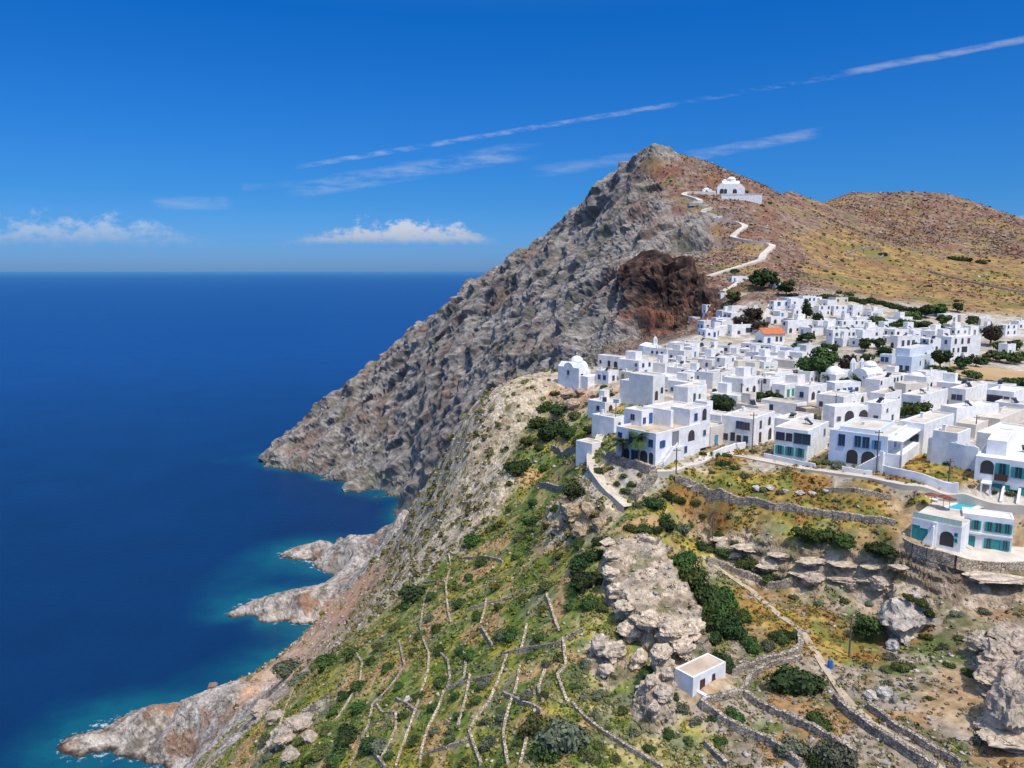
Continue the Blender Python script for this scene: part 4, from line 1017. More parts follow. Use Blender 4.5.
_win = {}
def arch_outline(w, h, n=7):
    r_ = w / 2; z0 = h - r_
    return [(-r_, 0), (r_, 0)] + [(r_ * math.cos(math.pi * k / n), z0 + r_ * math.sin(math.pi * k / n)) for k in range(n + 1)][0:] if h > r_ else [(-r_, 0), (r_, 0), (r_, h), (-r_, h)]
def opening_meshes(kind, w, h, color):
    """(frame mesh, pane mesh, shutter mesh or None); drawn in the plane y=0 looking along -y, foot centre at the origin"""
    if kind == 's': w = w * .72
    k = (kind, w, h, color)
    if k in _win: return _win[k]
    t = .09; fr = MB(); pn = MB(); sh = None
    if kind in ('w', 'd', 's'):
        fr.box(-w / 2 - t, -.07, 0, -w / 2, .05, h); fr.box(w / 2, -.07, 0, w / 2 + t, .05, h); fr.box(-w / 2 - t, -.075, h, w / 2 + t, .05, h + t)
        if kind != 'd': fr.box(-w / 2 - .15, -.13, -.10, w / 2 + .15, .05, -.002); fr.box(-.03, -.05, 0, .03, .04, h)
        pn.quad([(-w / 2, -.025, 0), (w / 2, -.025, 0), (w / 2, -.025, h), (-w / 2, -.025, h)])
        if kind == 's':
            sh = MB()
            sh.box(-w * .25, -.11, -.03, w * .25, -.02, h + .03)
    else:   # arch
        o = arch_outline(w, h); o2 = arch_outline(w + 2 * t, h + t)
        pn.quad([(x, -.03, z) for x, z in o])
        n = len(o)
        for i in range(1, n - 1):
            fr.quad([(o[i][0], -.06, o[i][1]), (o[i + 1][0], -.06, o[i + 1][1]), (o2[i + 1][0], -.06, o2[i + 1][1]), (o2[i][0], -.06, o2[i][1])])
            fr.quad([(o[i][0], -.06, o[i][1]), (o[i + 1][0], -.06, o[i + 1][1]), (o[i + 1][0], .02, o[i + 1][1]), (o[i][0], .02, o[i][1])])
        fr.quad([(o[-1][0], -.06, o[-1][1]), (o[0][0], -.06, o[0][1]), (o2[0][0], -.06, o2[0][1]), (o2[-1][0], -.06, o2[-1][1])])
    fm = fr.mesh('frame'); fm.materials.append(paint['white'] if kind == 'a' else paint[color])
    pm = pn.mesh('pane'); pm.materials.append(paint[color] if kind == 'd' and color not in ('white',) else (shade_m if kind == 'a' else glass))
    sm_ = None
    if sh: sm_ = sh.mesh('shutter'); sm_.materials.append(paint[color])
    _win[k] = (fm, pm, sm_); return _win[k]

def opening(root, face, t, z, kind, w, h, color, a, b):
    """put a window or door on the right-hand (face 'r', y=0) or left-hand (face 'l', x=0) side of a block"""
    fm, pm, sm_ = opening_meshes(kind, w, h, color)
    nm = {'w': 'window', 's': 'window', 'd': 'door', 'a': 'arched_opening'}[kind]
    o = bpy.data.objects.new(nm, fm); col.objects.link(o); o.parent = root
    if face == 'r': o.location = (t, 0, z)
    else: o.location = (0, t, z); o.rotation_euler = (0, 0, -math.pi / 2)
    p = bpy.data.objects.new('pane' if kind != 'd' else 'door_panel', pm); col.objects.link(p); p.parent = o
    if sm_:
        for x_ in (-1, 1): s = bpy.data.objects.new('shutter', sm_); col.objects.link(s); s.parent = o; s.location = (x_ * ((w * .72) / 2 + .11 + w * .18), 0, 0)
    return o

def block(mbw, mbr, x0, y0, z0, a, b, z1, par=.35, th_=.28):
    """walls with a parapet, roof slab sunk inside"""
    mbw.box(x0, y0, z0, x0 + a, y0 + b, z1 - par, skip='')
    mbw.box(x0, y0, z1 - par, x0 + a, y0 + th_, z1); mbw.box(x0, y0 + b - th_, z1 - par, x0 + a, y0 + b, z1)
    mbw.box(x0, y0 + th_, z1 - par, x0 + th_, y0 + b - th_, z1); mbw.box(x0 + a - th_, y0 + th_, z1 - par, x0 + a, y0 + b - th_, z1)
    e = .003
    mbr.box(x0 + th_ + e, y0 + th_ + e, z1 - par - .05, x0 + a - th_ - e, y0 + b - th_ - e, z1 - par + .06)

PHI = R(42)
def smooth_z(x, y): return float(height(np.array([[x, y]]))[0])
def corner_place(bx, ty, H, gz=None):
    """where a wall corner of height H stands so that its top shows at the pixel"""
    dx, dz = ray(bx, ty)
    Y = np.linspace(70, 700, 2521)
    g = height(np.c_[dx * Y, Y]) if gz is None else np.full(len(Y), gz)
    k = np.argmax(g + H > CAMZ + dz * Y)
    y = Y[k]; return Vector((dx * y, y, g[k]))
def span(c, z, ang, px_t):
    """length along a direction from c that ends at picture column px_t"""
    lo, hi = .2, 60.0
    f = lambda L: project(c.x + math.cos(ang) * L, c.y + math.sin(ang) * L, z)[0]
    s = 1 if f(hi) > f(lo) else -1
    for _ in range(40):
        m = (lo + hi) / 2
        if (f(m) - px_t) * s < 0: lo = m
        else: hi = m
    return (lo + hi) / 2

WALLM = {'w': white_wall, 'b': blue_wall, 'c': cream_wall, 'g': grey_wall, 's': stone_wall_m}
ROOFM = {'c': roof_cream, 'w': roof_white, 't': roof_tan}
def house(bx, ty, wl, wr, H, label, wall='w', roof='c', phi=None, L=None, Rr=None, extra=(), min_side=4.0, gz=None, cat='house', name='house', group=None, chim=None, auto=True):
    ph = PHI if phi is None else R(phi)
    c = corner_place(bx, ty, H, gz)
    a = span(c, c.z + H, ph, bx + wr); b = span(c, c.z + H, ph + math.pi / 2, bx - wl)
    a = min(max(a, min_side), 26); b = min(max(b, min_side), 26)
    mid = c + Vector((math.cos(ph) * a - math.sin(ph) * b, math.sin(ph) * a + math.cos(ph) * b, 0)) / 2; FOOT.append((mid.x, mid.y, math.hypot(a, b) / 2))
    t = empty(name, c, ph); tag(t, label, cat, group)
    rs = random.Random(int(bx * 13 + ty * 7))
    w_, r_ = MB(), MB()
    block(w_, r_, 0, 0, -3.0, a, b, H)
    for (x0, y0, z0, aa, bb, z1) in extra:      # in shares of a and b, heights in metres
        block(w_, r_, x0 * a + .004, y0 * b + .004, z0, aa * a - .008, bb * b - .008, z1)
    if not extra and auto and a > 5 and b > 5 and rs.random() < .45:   # a room on the roof
        q1, q2 = rs.uniform(.3, .55), rs.uniform(.3, .5); block(w_, r_, a * (1 - q1) - .03, b * (1 - q2) - .03, H - .4, a * q1, b * q2, H + rs.uniform(1.8, 2.5), .2)
    w_.build('wall', WALLM[wall], t); r_.build('roof', ROOFM[roof], t)
    if chim or (chim is None and rs.random() < .35):
        x, y = rs.uniform(.3, .7) * a, rs.uniform(.5, .85) * b
        MB().box(x, y, H - .35, x + .5, y + .5, H + .7).box(x - .06, y - .06, H + .7, x + .56, y + .56, H + .82).build('chimney', white_wall, t)
    def auto_row(face, length):
        out = []; n = max(1, int(length / rs.uniform(2.4, 3.6))); far = c.y > 250
        cols = ['blue', 'brown', 'grey', 'sky', 'grey', 'brown']
        cc = rs.choice(cols)
        for fl in range(2 if H > 4.9 else 1):
            for k in range(n):
                if rs.random() < .34: continue
                tt = length * (k + .5 + rs.uniform(-.15, .15)) / n
                if fl == 0 and rs.random() < .3: out.append((tt, .05, 'd', 1.0, 2.1, cc))
                elif rs.random() < .1: out.append((tt, .1, 'a', 1.6, 2.2, 'white'))
                else: out.append((tt, (1.0 if fl == 0 else 3.6), 'w', rs.uniform(.7, .95), rs.uniform(.85, 1.2), cc))
        return out
    for face, spec, length in (('l', L, b), ('r', Rr, a)):
        sp = spec if spec is not None else (auto_row(face, length) if auto else [])
        for (tt, z, kind, ww, hh, cc) in sp:
            if isinstance(spec, (list, tuple)): tt = tt * length
            opening(t, face, tt, z, kind, ww, hh, cc, a, b)
    return t, a, b, c

FOOT = []

# ------------------------------------------------------------------ houses: near corner pixel, top of its wall, pixels to the left and right end, height
FAR = [
 (620,357,22,6,4.0,'long low white house directly behind the white cliff edge church',{}),
 (626,348,2,14,3.2,'small white cube house under the dark cave of the red bluff',{'phi':15}),
 (639,361,21,14,5.5,'white house with a turquoise ground floor right of the cliff edge church',{'Rr':[(.3,3.4,'w',.9,1.1,'blue'),(.75,3.4,'w',.9,1.1,'blue'),(.5,.05,'d',1.2,2.1,'turq')]}),
 (667,349,24,4,3.5,'low white house with a row of small square windows below the little belfry',{'L':[(.2,1.2,'w',.9,1,'grey'),(.4,1.2,'w',.9,1,'grey'),(.6,1.2,'w',.9,1,'grey')]}),
 (690,344,22,10,3.5,'white house in the very back row right of the little belfry',{}),
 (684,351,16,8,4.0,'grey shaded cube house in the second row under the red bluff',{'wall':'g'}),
 (690,361,24,8,3.2,'cream house with two dark openings left of the round courtyard tree',{'wall':'c'}),
 (697,370,30,6,3.0,'low house with two round dark openings in front of the second row',{'wall':'w','L':[(.2,.6,'a',1.8,1.9,'white'),(.45,.6,'a',1.8,1.9,'white')]}),
 (636,373,17,4,3.0,'small cream outhouse between the church annex and the tall blank wall',{'wall':'c'}),
 (690,383,22,16,4.0,'white house right behind the white cube with turquoise windows',{}),
 (688,341,2,23,3.0,'cream flat house with a dark arch above the back row',{'wall':'c','phi':12,'Rr':[(.6,.05,'a',1.9,2.2,'white')]}),
 (730,346,20,8,3.5,'white house with one wide dark window in the back row',{'Rr':[],'L':[(.25,1.4,'w',2.4,1.2,'grey'),(.7,1.0,'w',.9,1.1,'brown')]}),
 (775,345.5,34,8,3.2,'long white house with a ribbon of dark windows left of the orange roof',{'L':[(.1,1,'w',1,1.2,'grey'),(.22,1,'w',1,1.2,'grey'),(.38,1,'w',1,1.2,'grey'),(.5,1,'w',1,1.2,'grey'),(.62,1,'w',1,1.2,'grey'),(.8,1,'w',1,1.2,'grey')]}),
 (765,351,28,10,3.2,'low white house in front of the ribbon windowed house',{}),
 (794,348,14,6,4.0,'blue grey house with three windows in front of the orange roofed house',{'wall':'b','L':[(.25,1.2,'w',1,1.2,'grey'),(.5,1.2,'w',1,1.2,'grey'),(.75,1.2,'w',1,1.2,'grey')]}),
 (692,347.5,10,7,4.0,'narrow white house squeezed between the back row and the wide dark window house',{}),
 (712,360,18,8,3.5,'weathered grey house with a dark doorway in the middle of the third row',{'wall':'g'}),
 (725,358,10,11,5.0,'white gabled looking cube with tall narrow windows in the third row',{'wall':'w'}),
 (738,361,2,25,3.8,'cream house with two dark windows in the third row',{'wall':'c','phi':14,'Rr':[(.5,.9,'w',1,1.5,'brown'),(.82,.9,'w',1,1.5,'brown')]}),
 (764,362,2,14,4.0,'white house with turquoise doors left of the big round tree',{'phi':14,'Rr':[(.25,.05,'d',1,2.2,'turq'),(.6,.05,'d',1,2.2,'turq')]}),
 (795,361,18,4,4.5,'tall cream house touching the left side of the big round tree',{'wall':'c'}),
 (713,373,14,4,5.0,'bare grey cube house beside the small round courtyard tree',{'wall':'g','L':[],'Rr':[]}),
 (743,379,20,19,5.5,'two storey house with a bare shaded side and arched windows right of the small tree',{'L':[],'Rr':[(.25,.9,'a',1.3,1.9,'white'),(.6,.9,'a',1.6,2.1,'white'),(.85,3.4,'w',.8,1,'brown')]}),
 (770,379,9,13,5.0,'white house with a bright red door in the middle row',{'Rr':[(.2,1.0,'w',.9,1.3,'brown'),(.52,.05,'d',1.6,2.6,'red'),(.85,1.0,'w',.9,1.3,'red')]}),
 (785,385,3,12,3.8,'small white house with green arched doors beside the red door house',{'Rr':[(.3,.05,'d',1.3,2.2,'turq'),(.7,.05,'d',1.3,2.2,'turq')]}),
 (809,387,13,18,4.5,'house with a shaded blue grey side and two arched porch openings',{'wall':'w','Rr':[(.25,.6,'a',2.0,2.3,'white'),(.55,.6,'a',2.0,2.3,'white'),(.85,.05,'d',.9,2.1,'brown')],'L':[(.5,1.4,'w',1,1.4,'blue')]}),
 (760,371,20,10,3.0,'low cream roofed house behind the house with the red door',{'roof':'c','wall':'c'}),
 (775,374,12,18,4.0,'white house just behind and right of the red door house',{}),
 (810,372,8,9,4.0,'white house half hidden under the big round tree',{}),
 (728,369,12,12,3.6,'plain white house directly behind the small round courtyard tree',{}),
 (692.5,317,1,15,6.0,'lowest blue tinted house of the cluster below the red bluff',{'wall':'b','phi':20,'Rr':[(.55,3.6,'w',1.1,1.2,'blue'),(.4,1.0,'w',1.1,1.2,'blue')]}),
 (706,305,2,20,5.0,'topmost white house of the cluster below the red bluff',{'phi':20}),
 (716,318,2,15,5.0,'white house with a covered terrace in the cluster below the red bluff',{'phi':20,'Rr':[(.3,3.2,'w',2.2,1.0,'grey'),(.7,.3,'a',2.4,2.2,'white')]}),
 (732,325,2,24,5.0,'white house with a wide dark window in front of the brownish trees',{'phi':12,'Rr':[(.3,1.0,'w',1.2,1.3,'grey'),(.72,1.6,'w',3.0,2.0,'grey')]}),
 (732,306,3,26,4.0,'long white terraced house above the brownish trees',{'phi':15}),
 (774,301,2,17,5.0,'house with big blue shutters on the rising lane above the orange roof',{'phi':15,'Rr':[(.3,2.6,'s',1.2,1.8,'sky'),(.75,2.6,'s',1.2,1.8,'sky')]}),
 (788,321,3,18,5.5,'white house beside the right gable of the orange roofed house',{'phi':20}),
 (791,299,2,14,6.0,'tall white house in the centre of the upper right cluster',{'phi':18}),
 (803,296,2,13,6.0,'topmost white house of the upper right cluster',{'phi':18}),
 (771,317,2,15,3.5,'low white house directly behind the orange roof',{'phi':15}),
 (819,306,3,12,5.0,'white house right of the tall narrow trees',{'phi':18}),
 (732,276,3,17,3.5,'small white house alone at the start of the hill path',{'phi':15}),
 (721,293,2,14,3.2,'low white house with a dark porch above the red bluff cluster',{'phi':12,'Rr':[(.5,.8,'w',4.0,1.3,'grey')]}),
 (737,293,2,14,3.0,'low cream house next to the dark porch house under the hill path',{'wall':'c','phi':12}),
 (772,283,1,9,3.0,'tiny white house behind the dark trees at the hill foot',{'phi':12}),
 (834,306,2,18,5.0,'white house with a stepped roof left of the stone based house',{'phi':16}),
 (853,305,2,10,6.0,'upper house with a white storey over a bare stone base',{'phi':16,'wall':'w'}),
 (818,321,1,13,4.0,'small white house under the tall narrow trees',{'phi':16}),
 (842,321,3,30,5.0,'wide white house with a row of small windows below the stone based house',{'phi':16}),
 (833,330,3,26,6.0,'two storey white house with one blue window above the larger domed church',{'phi':16,'Rr':[(.15,3.6,'w',1,1.1,'grey'),(.35,3.6,'w',1.2,1.2,'blue'),(.62,3.6,'w',1,1.1,'grey'),(.8,3.6,'w',1,1.1,'grey'),(.5,1.0,'w',1,1.1,'grey'),(.75,1.0,'w',1,1.1,'grey'),(.9,1.0,'w',1,1.1,'grey')]}),
 (863,330,2,20,6.0,'white house with a nearly windowless front above the larger domed church',{'phi':16,'Rr':[(.7,3.8,'w',.9,1,'grey')]}),
 (888,320,2,11,3.5,'small white house alone among the dark trees behind the village',{'phi':16}),
 (898,336,2,22,5.0,'white house with tall dark french windows left of the three-storey building',{'phi':16,'Rr':[(.25,.8,'w',1.1,2.4,'grey'),(.5,.8,'w',1.1,2.4,'grey'),(.72,.8,'w',1.1,2.4,'grey')]}),
 (929,339,1,12,5.0,'white house with arched windows against the three-storey building',{'phi':18}),
 (935,331,14,14,4.0,'long white roofed house behind the three-storey building',{}),
 (932,309,1,10,3.5,'little pale house at the top of the tree belt',{'phi':16}),
 (944,314,2,14,4.0,'white house with a small round roof cap in the tree belt',{'phi':16}),
 (950,324,2,18,4.0,'cream house right behind the three-storey building',{'phi':16,'wall':'c'}),
 (961,315,2,12,3.5,'cream house in the back row left of the big brownish tree',{'phi':16,'wall':'c'}),
 (981,319,2,21,3.5,'long cream wall-like house behind the big brownish tree',{'phi':14,'wall':'c'}),
 (971,326,1,8,4.0,'small white house touching the left of the big brownish tree',{'phi':16}),
 (1006,325,2,12,5.0,'white house right of the big brownish tree',{'phi':20}),
 (1019,321,2,14,4.0,'house cut by the right edge in the back row',{'phi':16}),
 (1008,344,2,6,4.5,'narrow white house among the trees behind the bare field',{'phi':16}),
]
for bx, ty, wl, wr, H, lab, kw in FAR: house(bx, ty, wl, wr, H, lab, **kw)
NEAR = [
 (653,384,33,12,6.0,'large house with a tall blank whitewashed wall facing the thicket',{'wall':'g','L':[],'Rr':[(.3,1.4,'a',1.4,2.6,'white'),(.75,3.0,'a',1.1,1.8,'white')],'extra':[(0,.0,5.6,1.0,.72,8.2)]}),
 (608.5,371.5,13,10,4.0,'small white annex with blue windows right of the cliff edge church',{'L':[(.3,1.2,'w',1,1.3,'blue'),(.7,1.2,'w',1,1.3,'blue')],'Rr':[(.5,1.0,'w',1,1.4,'blue')]}),
 (688,387.5,14,19,5.0,'white cube house with slim turquoise windows left of the leaning dark tree',{'L':[],'Rr':[(.35,1.0,'w',.9,2.0,'turq'),(.62,1.4,'w',.7,1.2,'turq')]}),
 (605,402.5,17,16,3.5,'low house with a round dark opening above the seaward thicket',{'roof':'c','L':[(.4,.9,'w',1,1.3,'grey')],'Rr':[(.35,.6,'a',1.6,1.9,'white')]}),
 (614,418,22,9,4.0,'white box house at the top of the staircase path',{'L':[],'Rr':[(.5,1.6,'w',.7,1.0,'grey')]}),
 (592,444,16,3,3.2,'little roofless white ruin beside the staircase path',{'roof':'t','L':[],'Rr':[]}),
 (753,419,31,22,6.0,'two storey white house with brown and blue windows beside the garden wall',{'phi':50,'L':[(.42,3.6,'w',1.3,1.5,'blue'),(.22,3.6,'w',1.6,1.4,'brown'),(.85,.9,'w',.8,1.2,'brown'),(.62,.9,'w',.8,1.6,'brown'),(.42,.9,'w',.8,1.2,'brown'),(.2,.9,'w',.9,1.3,'blue')],
   'Rr':[(.35,3.5,'w',.9,1.4,'brown'),(.75,3.3,'a',1.4,1.9,'white'),(.35,.05,'d',1.0,2.4,'brown'),(.8,.05,'a',1.8,2.6,'white')],'roof':'c'}),
 (808,431,33,21,6.0,'two storey house with turquoise shutters on its ground floor',{'phi':50,'L':[(.82,3.6,'w',1.5,1.4,'brown'),(.55,3.6,'w',1.0,1.4,'brown'),(.16,3.3,'w',3.0,2.0,'turq'),(.82,.8,'s',1.0,1.6,'turq'),(.52,.8,'s',1.0,1.6,'turq'),(.2,.8,'s',1.0,1.6,'turq')],'Rr':[(.8,3.6,'w',.9,1.2,'grey')],'roof':'c'}),
 (797,404,36,10,3.5,'long low house with a tan flat roof behind the brown windowed house',{'roof':'t','L':[(.7,1.0,'w',1,1.4,'blue')]}),
 (806,409,4,16,3.6,'bare brown stone house between the whitewashed ones',{'wall':'s','roof':'t','phi':15,'Rr':[(.55,.6,'w',1,1.4,'brown')]}),
 (835,407,3,37,5.0,'white house with two big dark arches facing the sea of roofs',{'phi':16,'Rr':[(.12,1.6,'s',.7,1.0,'grey'),(.4,.7,'a',2.6,3.2,'white'),(.78,.7,'a',2.6,3.2,'white')],'L':[],'roof':'w'}),
 (790,420,14,24,4.5,'low white house tucked behind the turquoise shuttered house',{'roof':'c'}),
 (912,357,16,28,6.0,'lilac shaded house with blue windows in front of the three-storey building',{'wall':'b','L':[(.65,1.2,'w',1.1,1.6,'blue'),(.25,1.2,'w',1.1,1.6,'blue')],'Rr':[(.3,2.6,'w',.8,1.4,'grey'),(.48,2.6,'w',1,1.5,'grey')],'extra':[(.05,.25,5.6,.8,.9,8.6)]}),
 (892,355,12,4,3.5,'low blue side wing left of the lilac shaded house',{'wall':'b','L':[(.4,.9,'w',1,1.6,'blue'),(.75,.9,'w',1,1.6,'blue')]}),
 (835,383,3,26,4.5,'white house with a bright blue door below the smaller domed church',{'phi':15,'L':[],'Rr':[(.15,1.2,'w',.8,1.5,'grey'),(.38,1.1,'w',1,1.7,'blue'),(.6,.05,'d',1.3,2.9,'blue'),(.85,1.2,'w',1,1.7,'blue')],'roof':'w'}),
 (880,380,15,24,5.0,'house with a blank blue grey left wall below the palm terrace',{'L':[],'roof':'c'}),
 (906,384,2,22,4.0,'cream walled house with a blue grey roof terrace',{'wall':'c','phi':20,'roof':'c'}),
 (882,404,17,19,5.5,'white cube house with two small black windows over its courtyard',{'L':[(.3,1.2,'w',1,1.3,'grey')],'Rr':[(.3,3.2,'w',.8,.7,'grey'),(.6,.8,'w',.9,1.2,'blue')],'roof':'w'}),
 (885,394,6,17,4.0,'flat white house with a sunlit terrace behind the white cube house',{'roof':'t'}),
 (921,396,19,27,5.0,'house with slim turquoise windows on its shaded side and a blank white right wall',{'L':[(.25,1.0,'w',1.2,1.4,'grey'),(.6,1.2,'w',.7,1.8,'turq'),(.82,1.2,'w',.7,1.8,'turq')],'Rr':[],'roof':'c'}),
 (926,372,2,21,4.5,'plain white block behind the tiny domed chapel',{'phi':18,'Rr':[]}),
 (966,389.5,13,22,4.5,'white house with two dark windows at the corner of the bare field',{'L':[(.35,1.4,'w',1.2,1.4,'blue'),(.7,1.4,'w',1,1.4,'grey')],'Rr':[]}),
 (1014,392,27,14,5.5,'house with four brown windows on its shaded side near the right edge',{'wall':'w','L':[(.25,2.2,'w',1.1,1.8,'brown'),(.5,2.4,'w',1.2,1.7,'brown'),(.68,2.4,'w',1.3,1.7,'brown'),(.86,2.4,'w',1.2,1.7,'brown')],'Rr':[],'roof':'w'}),
 (957,408,8,42,5.5,'long windowless white hall with a dark doorway at its left end',{'phi':24,'L':[(.5,.05,'d',1.4,3.6,'grey')],'Rr':[],'roof':'w'}),
 (924.5,424,25,30,6.0,'white house with a dark blue window before the long hall',{'L':[(.35,1.6,'w',1.4,2.2,'blue')],'Rr':[(.85,.05,'d',1.1,2.4,'grey')],'roof':'c'}),
 (958,433.5,23,13,6.0,'bare white cube house behind the long grey plot wall',{'L':[],'Rr':[],'roof':'t'}),
 (1008,436,31,22,5.5,'broad white house with a blank shaded wall behind the arched guesthouse',{'L':[],'Rr':[(.6,2.6,'w',.8,1.2,'grey')],'roof':'w'}),
 (1000,419,22,26,3.2,'low cream roofed house right of the long windowless hall',{'roof':'c','wall':'c','Rr':[]}),
 (976,425,10,16,3.0,'pale flat roofed shed between the long hall and the bare cube house',{'roof':'c','wall':'c','L':[],'Rr':[]}),
]
for bx, ty, wl, wr, H, lab, kw in NEAR: house(bx, ty, wl, wr, H, lab, **kw)
# the blue washed house with the outside stair
t, a, b, c = house(888, 437, 58, 22, 6.0, 'pale blue house with two ground floor arches and an outside stair by the road', 'b', 'c', phi=50,
   L=[(.78,3.3,'w',1.0,2.0,'blue'),(.50,3.4,'w',1.0,2.0,'sky'),(.36,3.4,'w',1.1,2.0,'sky'),(.18,3.5,'s',.9,1.5,'sky'),(.58,.2,'a',2.0,2.6,'white'),(.30,.2,'a',2.4,2.7,'white')], Rr=[(.35,3.2,'d',1.2,2.3,'sky')], extra=[(.12,.22,5.6,.75,.66,6.5)])
mb = MB()
for k in range(12): mb.box(-1.3, b * .02 + k * .34, -1, -.004, b * .02 + k * .34 + .34, 3.1 - k * .26)
mb.box(-1.55, b * .02, -1, -1.3, b * .02 + .6, 3.6); mb.build('outside_stair', white_wall, t)
MB().box(0.2, -2.4, 5.2, a - .2, -.004, 5.4).box(.2, -2.4, 0, .5, -2.1, 5.2).box(a - .5, -2.4, 0, a - .2, -2.1, 5.2).box(.2, -2.4, -1, a - .2, -.004, 2.9).build('porch', white_wall, t)
# guesthouse at the right edge with turquoise shutters
t, a, b, c = house(1050, 466, 74, 24, 7.0, 'white guesthouse with turquoise shutters, an arched balcony and potted plants at the right edge', 'w', 'w', phi=52, min_side=8,
   L=[(.83,4.2,'a',1.9,2.3,'white'),(.62,4.0,'s',1.2,2.2,'turq'),(.40,4.2,'s',1.2,1.7,'turq'),(.18,4.0,'s',1.2,2.2,'turq'),(.78,.3,'w',2.6,1.8,'turq'),(.62,.1,'d',2.4,2.6,'turq'),(.44,.4,'w',1.6,1.7,'turq'),(.30,.1,'d',1.2,2.6,'turq'),(.12,.4,'s',1.2,1.7,'turq')], Rr=[], extra=[(.15,.62,6.6,.5,.28,9.2)])
MB().box(-1.3, b * .53, 3.6, -.004, b * .71, 3.75).box(-1.3, b * .53, 3.75, -1.24, b * .71, 4.7).build('balcony', paint['brown'], t)
MB().box(-2.2, b * .73, 2.9, -.004, b * .88, 3.1).box(-2.2, b * .73, -1, -1.95, b * .73 + .25, 2.9).box(-2.2, b * .88 - .25, -1, -1.95, b * .88, 2.9).build('porch', white_wall, t)
mb = MB()
for x in (.34, .56):
    mb.prism([(-2.8, -1), (-.004, -1), (-.004, 2.6), (-.4, 2.6), (-2.8, .7)], 'y', b * x, b * x + .35)
mb.build('buttress_wall', white_wall, t)
# three-storey white building
house(951.5, 337, 8, 30, 8.5, 'big three-storey white building at the corner of the bare field', 'w', 'w', phi=22, cat='building', name='apartment_building',
   L=[(.5,5.8,'w',.9,1.3,'grey')], Rr=[(.15,6.0,'w',.9,1.7,'brown'),(.37,6.0,'w',.9,1.7,'brown'),(.58,6.0,'w',1.1,1.7,'red'),(.1,3.0,'w',.8,1.4,'grey'),(.26,3.0,'w',.8,1.4,'grey'),(.46,2.9,'w',2.6,1.8,'brown'),(.4,.1,'d',1.2,2.2,'grey'),(.75,.6,'w',1,1.3,'grey')])

# corner house with the rooftop terrace (nearest big white house)
t, a, b, c = house(656, 434, 39.5, 45, 6.3, 'big white corner house with a rooftop terrace, arched windows and outside stair', 'w', 't', chim=False,
   L=[(.12,3.6,'w',.9,1.3,'blue'),(.38,3.5,'w',.8,1.9,'blue'),(.62,3.6,'w',.8,1.9,'blue'),(.9,3.6,'w',.9,1.5,'blue'),(.10,.2,'a',1.0,2.3,'white'),(.28,.1,'a',1.8,2.5,'white'),(.5,.1,'w',1.8,2.1,'grey'),(.72,.3,'a',1.5,2.0,'white')],
   Rr=[(.14,3.4,'s',1.0,1.2,'blue'),(.42,3.1,'d',1.9,2.7,'grey'),(.78,3.2,'a',2.2,2.2,'white'),(.55,.05,'a',1.3,2.4,'white'),(.66,1.2,'w',.7,1.1,'blue')])
w_, r_ = MB(), MB()
def blk(x0, y0, x1, y1, z1, z0=5.8): block(w_, r_, x0 * a, y0 * b, z0, (x1 - x0) * a, (y1 - y0) * b, z1)
blk(.30, .72, .555, 1.18, 9.1, 2.0); blk(.56, .505, 1.25, 1.0, 9.3, 2.0); blk(.76, .03, 1.25, .50, 9.5, 1.0); blk(.56, .28, .62, .50, 9.3)
w_.build('upper_wall', white_wall, t); r_.build('upper_roof', roof_cream, t)
def op(x, y, z, face, kind, w, h, cc):
    o = opening(t, 'r', 0, 0, kind, w, h, cc, a, b)
    o.location = (x * a, y * b - .004, z) if face == 'r' else (x * a - .004, y * b, z)
    o.rotation_euler = (0, 0, 0 if face == 'r' else -math.pi / 2)
op(.69, .505, 6.3, 'r', 'd', 1.0, 2.2, 'blue'); op(.9, .03, 7.1, 'r', 'w', .9, 1.3, 'blue'); op(1.1, .03, 6.7, 'r', 'a', 1.5, 2.4, 'white'); op(1.12, .03, 3.6, 'r', 'w', .8, 1.0, 'grey')
op(.36, .72, 6.6, 'r', 'w', .7, 1.0, 'blue'); op(.5, .72, 6.2, 'r', 'd', .9, 2.1, 'blue'); op(.30, .95, 7.0, 'l', 'w', .9, 1.1, 'grey')
mb = MB()
n_ = 14
for k in range(n_): mb.box(a * .05 + k * a * .29 / n_, -1.3, -1, a * .05 + (k + 1) * a * .29 / n_, -.004, .22 * (k + 1))
mb.box(a * .34, -1.3, -1, a * .50, -.004, 3.05); mb.build('outside_stair', grey_wall, t)
mb = MB(); mb.prism([(a * .05, .3), (a * .34, 3.4), (a * .34, 4.1), (a * .05, 1.0)], 'y', -1.5, -1.3); mb.build('stair_parapet', white_wall, t)
# roof furniture on it
pz = c.z + 6.0
def on_block(x, y, z): return Matrix.Translation(c) @ Matrix.Rotation(PHI, 4, 'Z') @ Vector((x, y, z))

# house with the orange tiled roof
cr = corner_place(764, 334, 4.0); a = span(cr, cr.z + 4, R(12), 785); b = 7.0
t = empty('house', cr, R(12)); tag(t, 'house with an orange tiled pitched roof among the white flat roofs', 'house')
MB().box(0, 0, -2, a, b, 4).prism([(0, 4), (b, 4), (b / 2, 5.9)], 'x', 0, a).build('wall', white_wall, t)
MB().prism([(-.5, 3.85), (b / 2, 6.15), (b + .5, 3.85), (b + .5, 4.05), (b / 2, 6.38), (-.5, 4.05)], 'x', -.4, a + .4).build('roof', tile_red, t)
for (x, z, k, w, h, cc) in [(.25 * a, .1, 'd', 1.2, 2.2, 'blue'), (.62 * a, .8, 'w', 1, 1.9, 'grey'), (.82 * a, .8, 'w', 1, 1.9, 'grey')]: opening(t, 'r', x, z, k, w, h, cc, a, b)

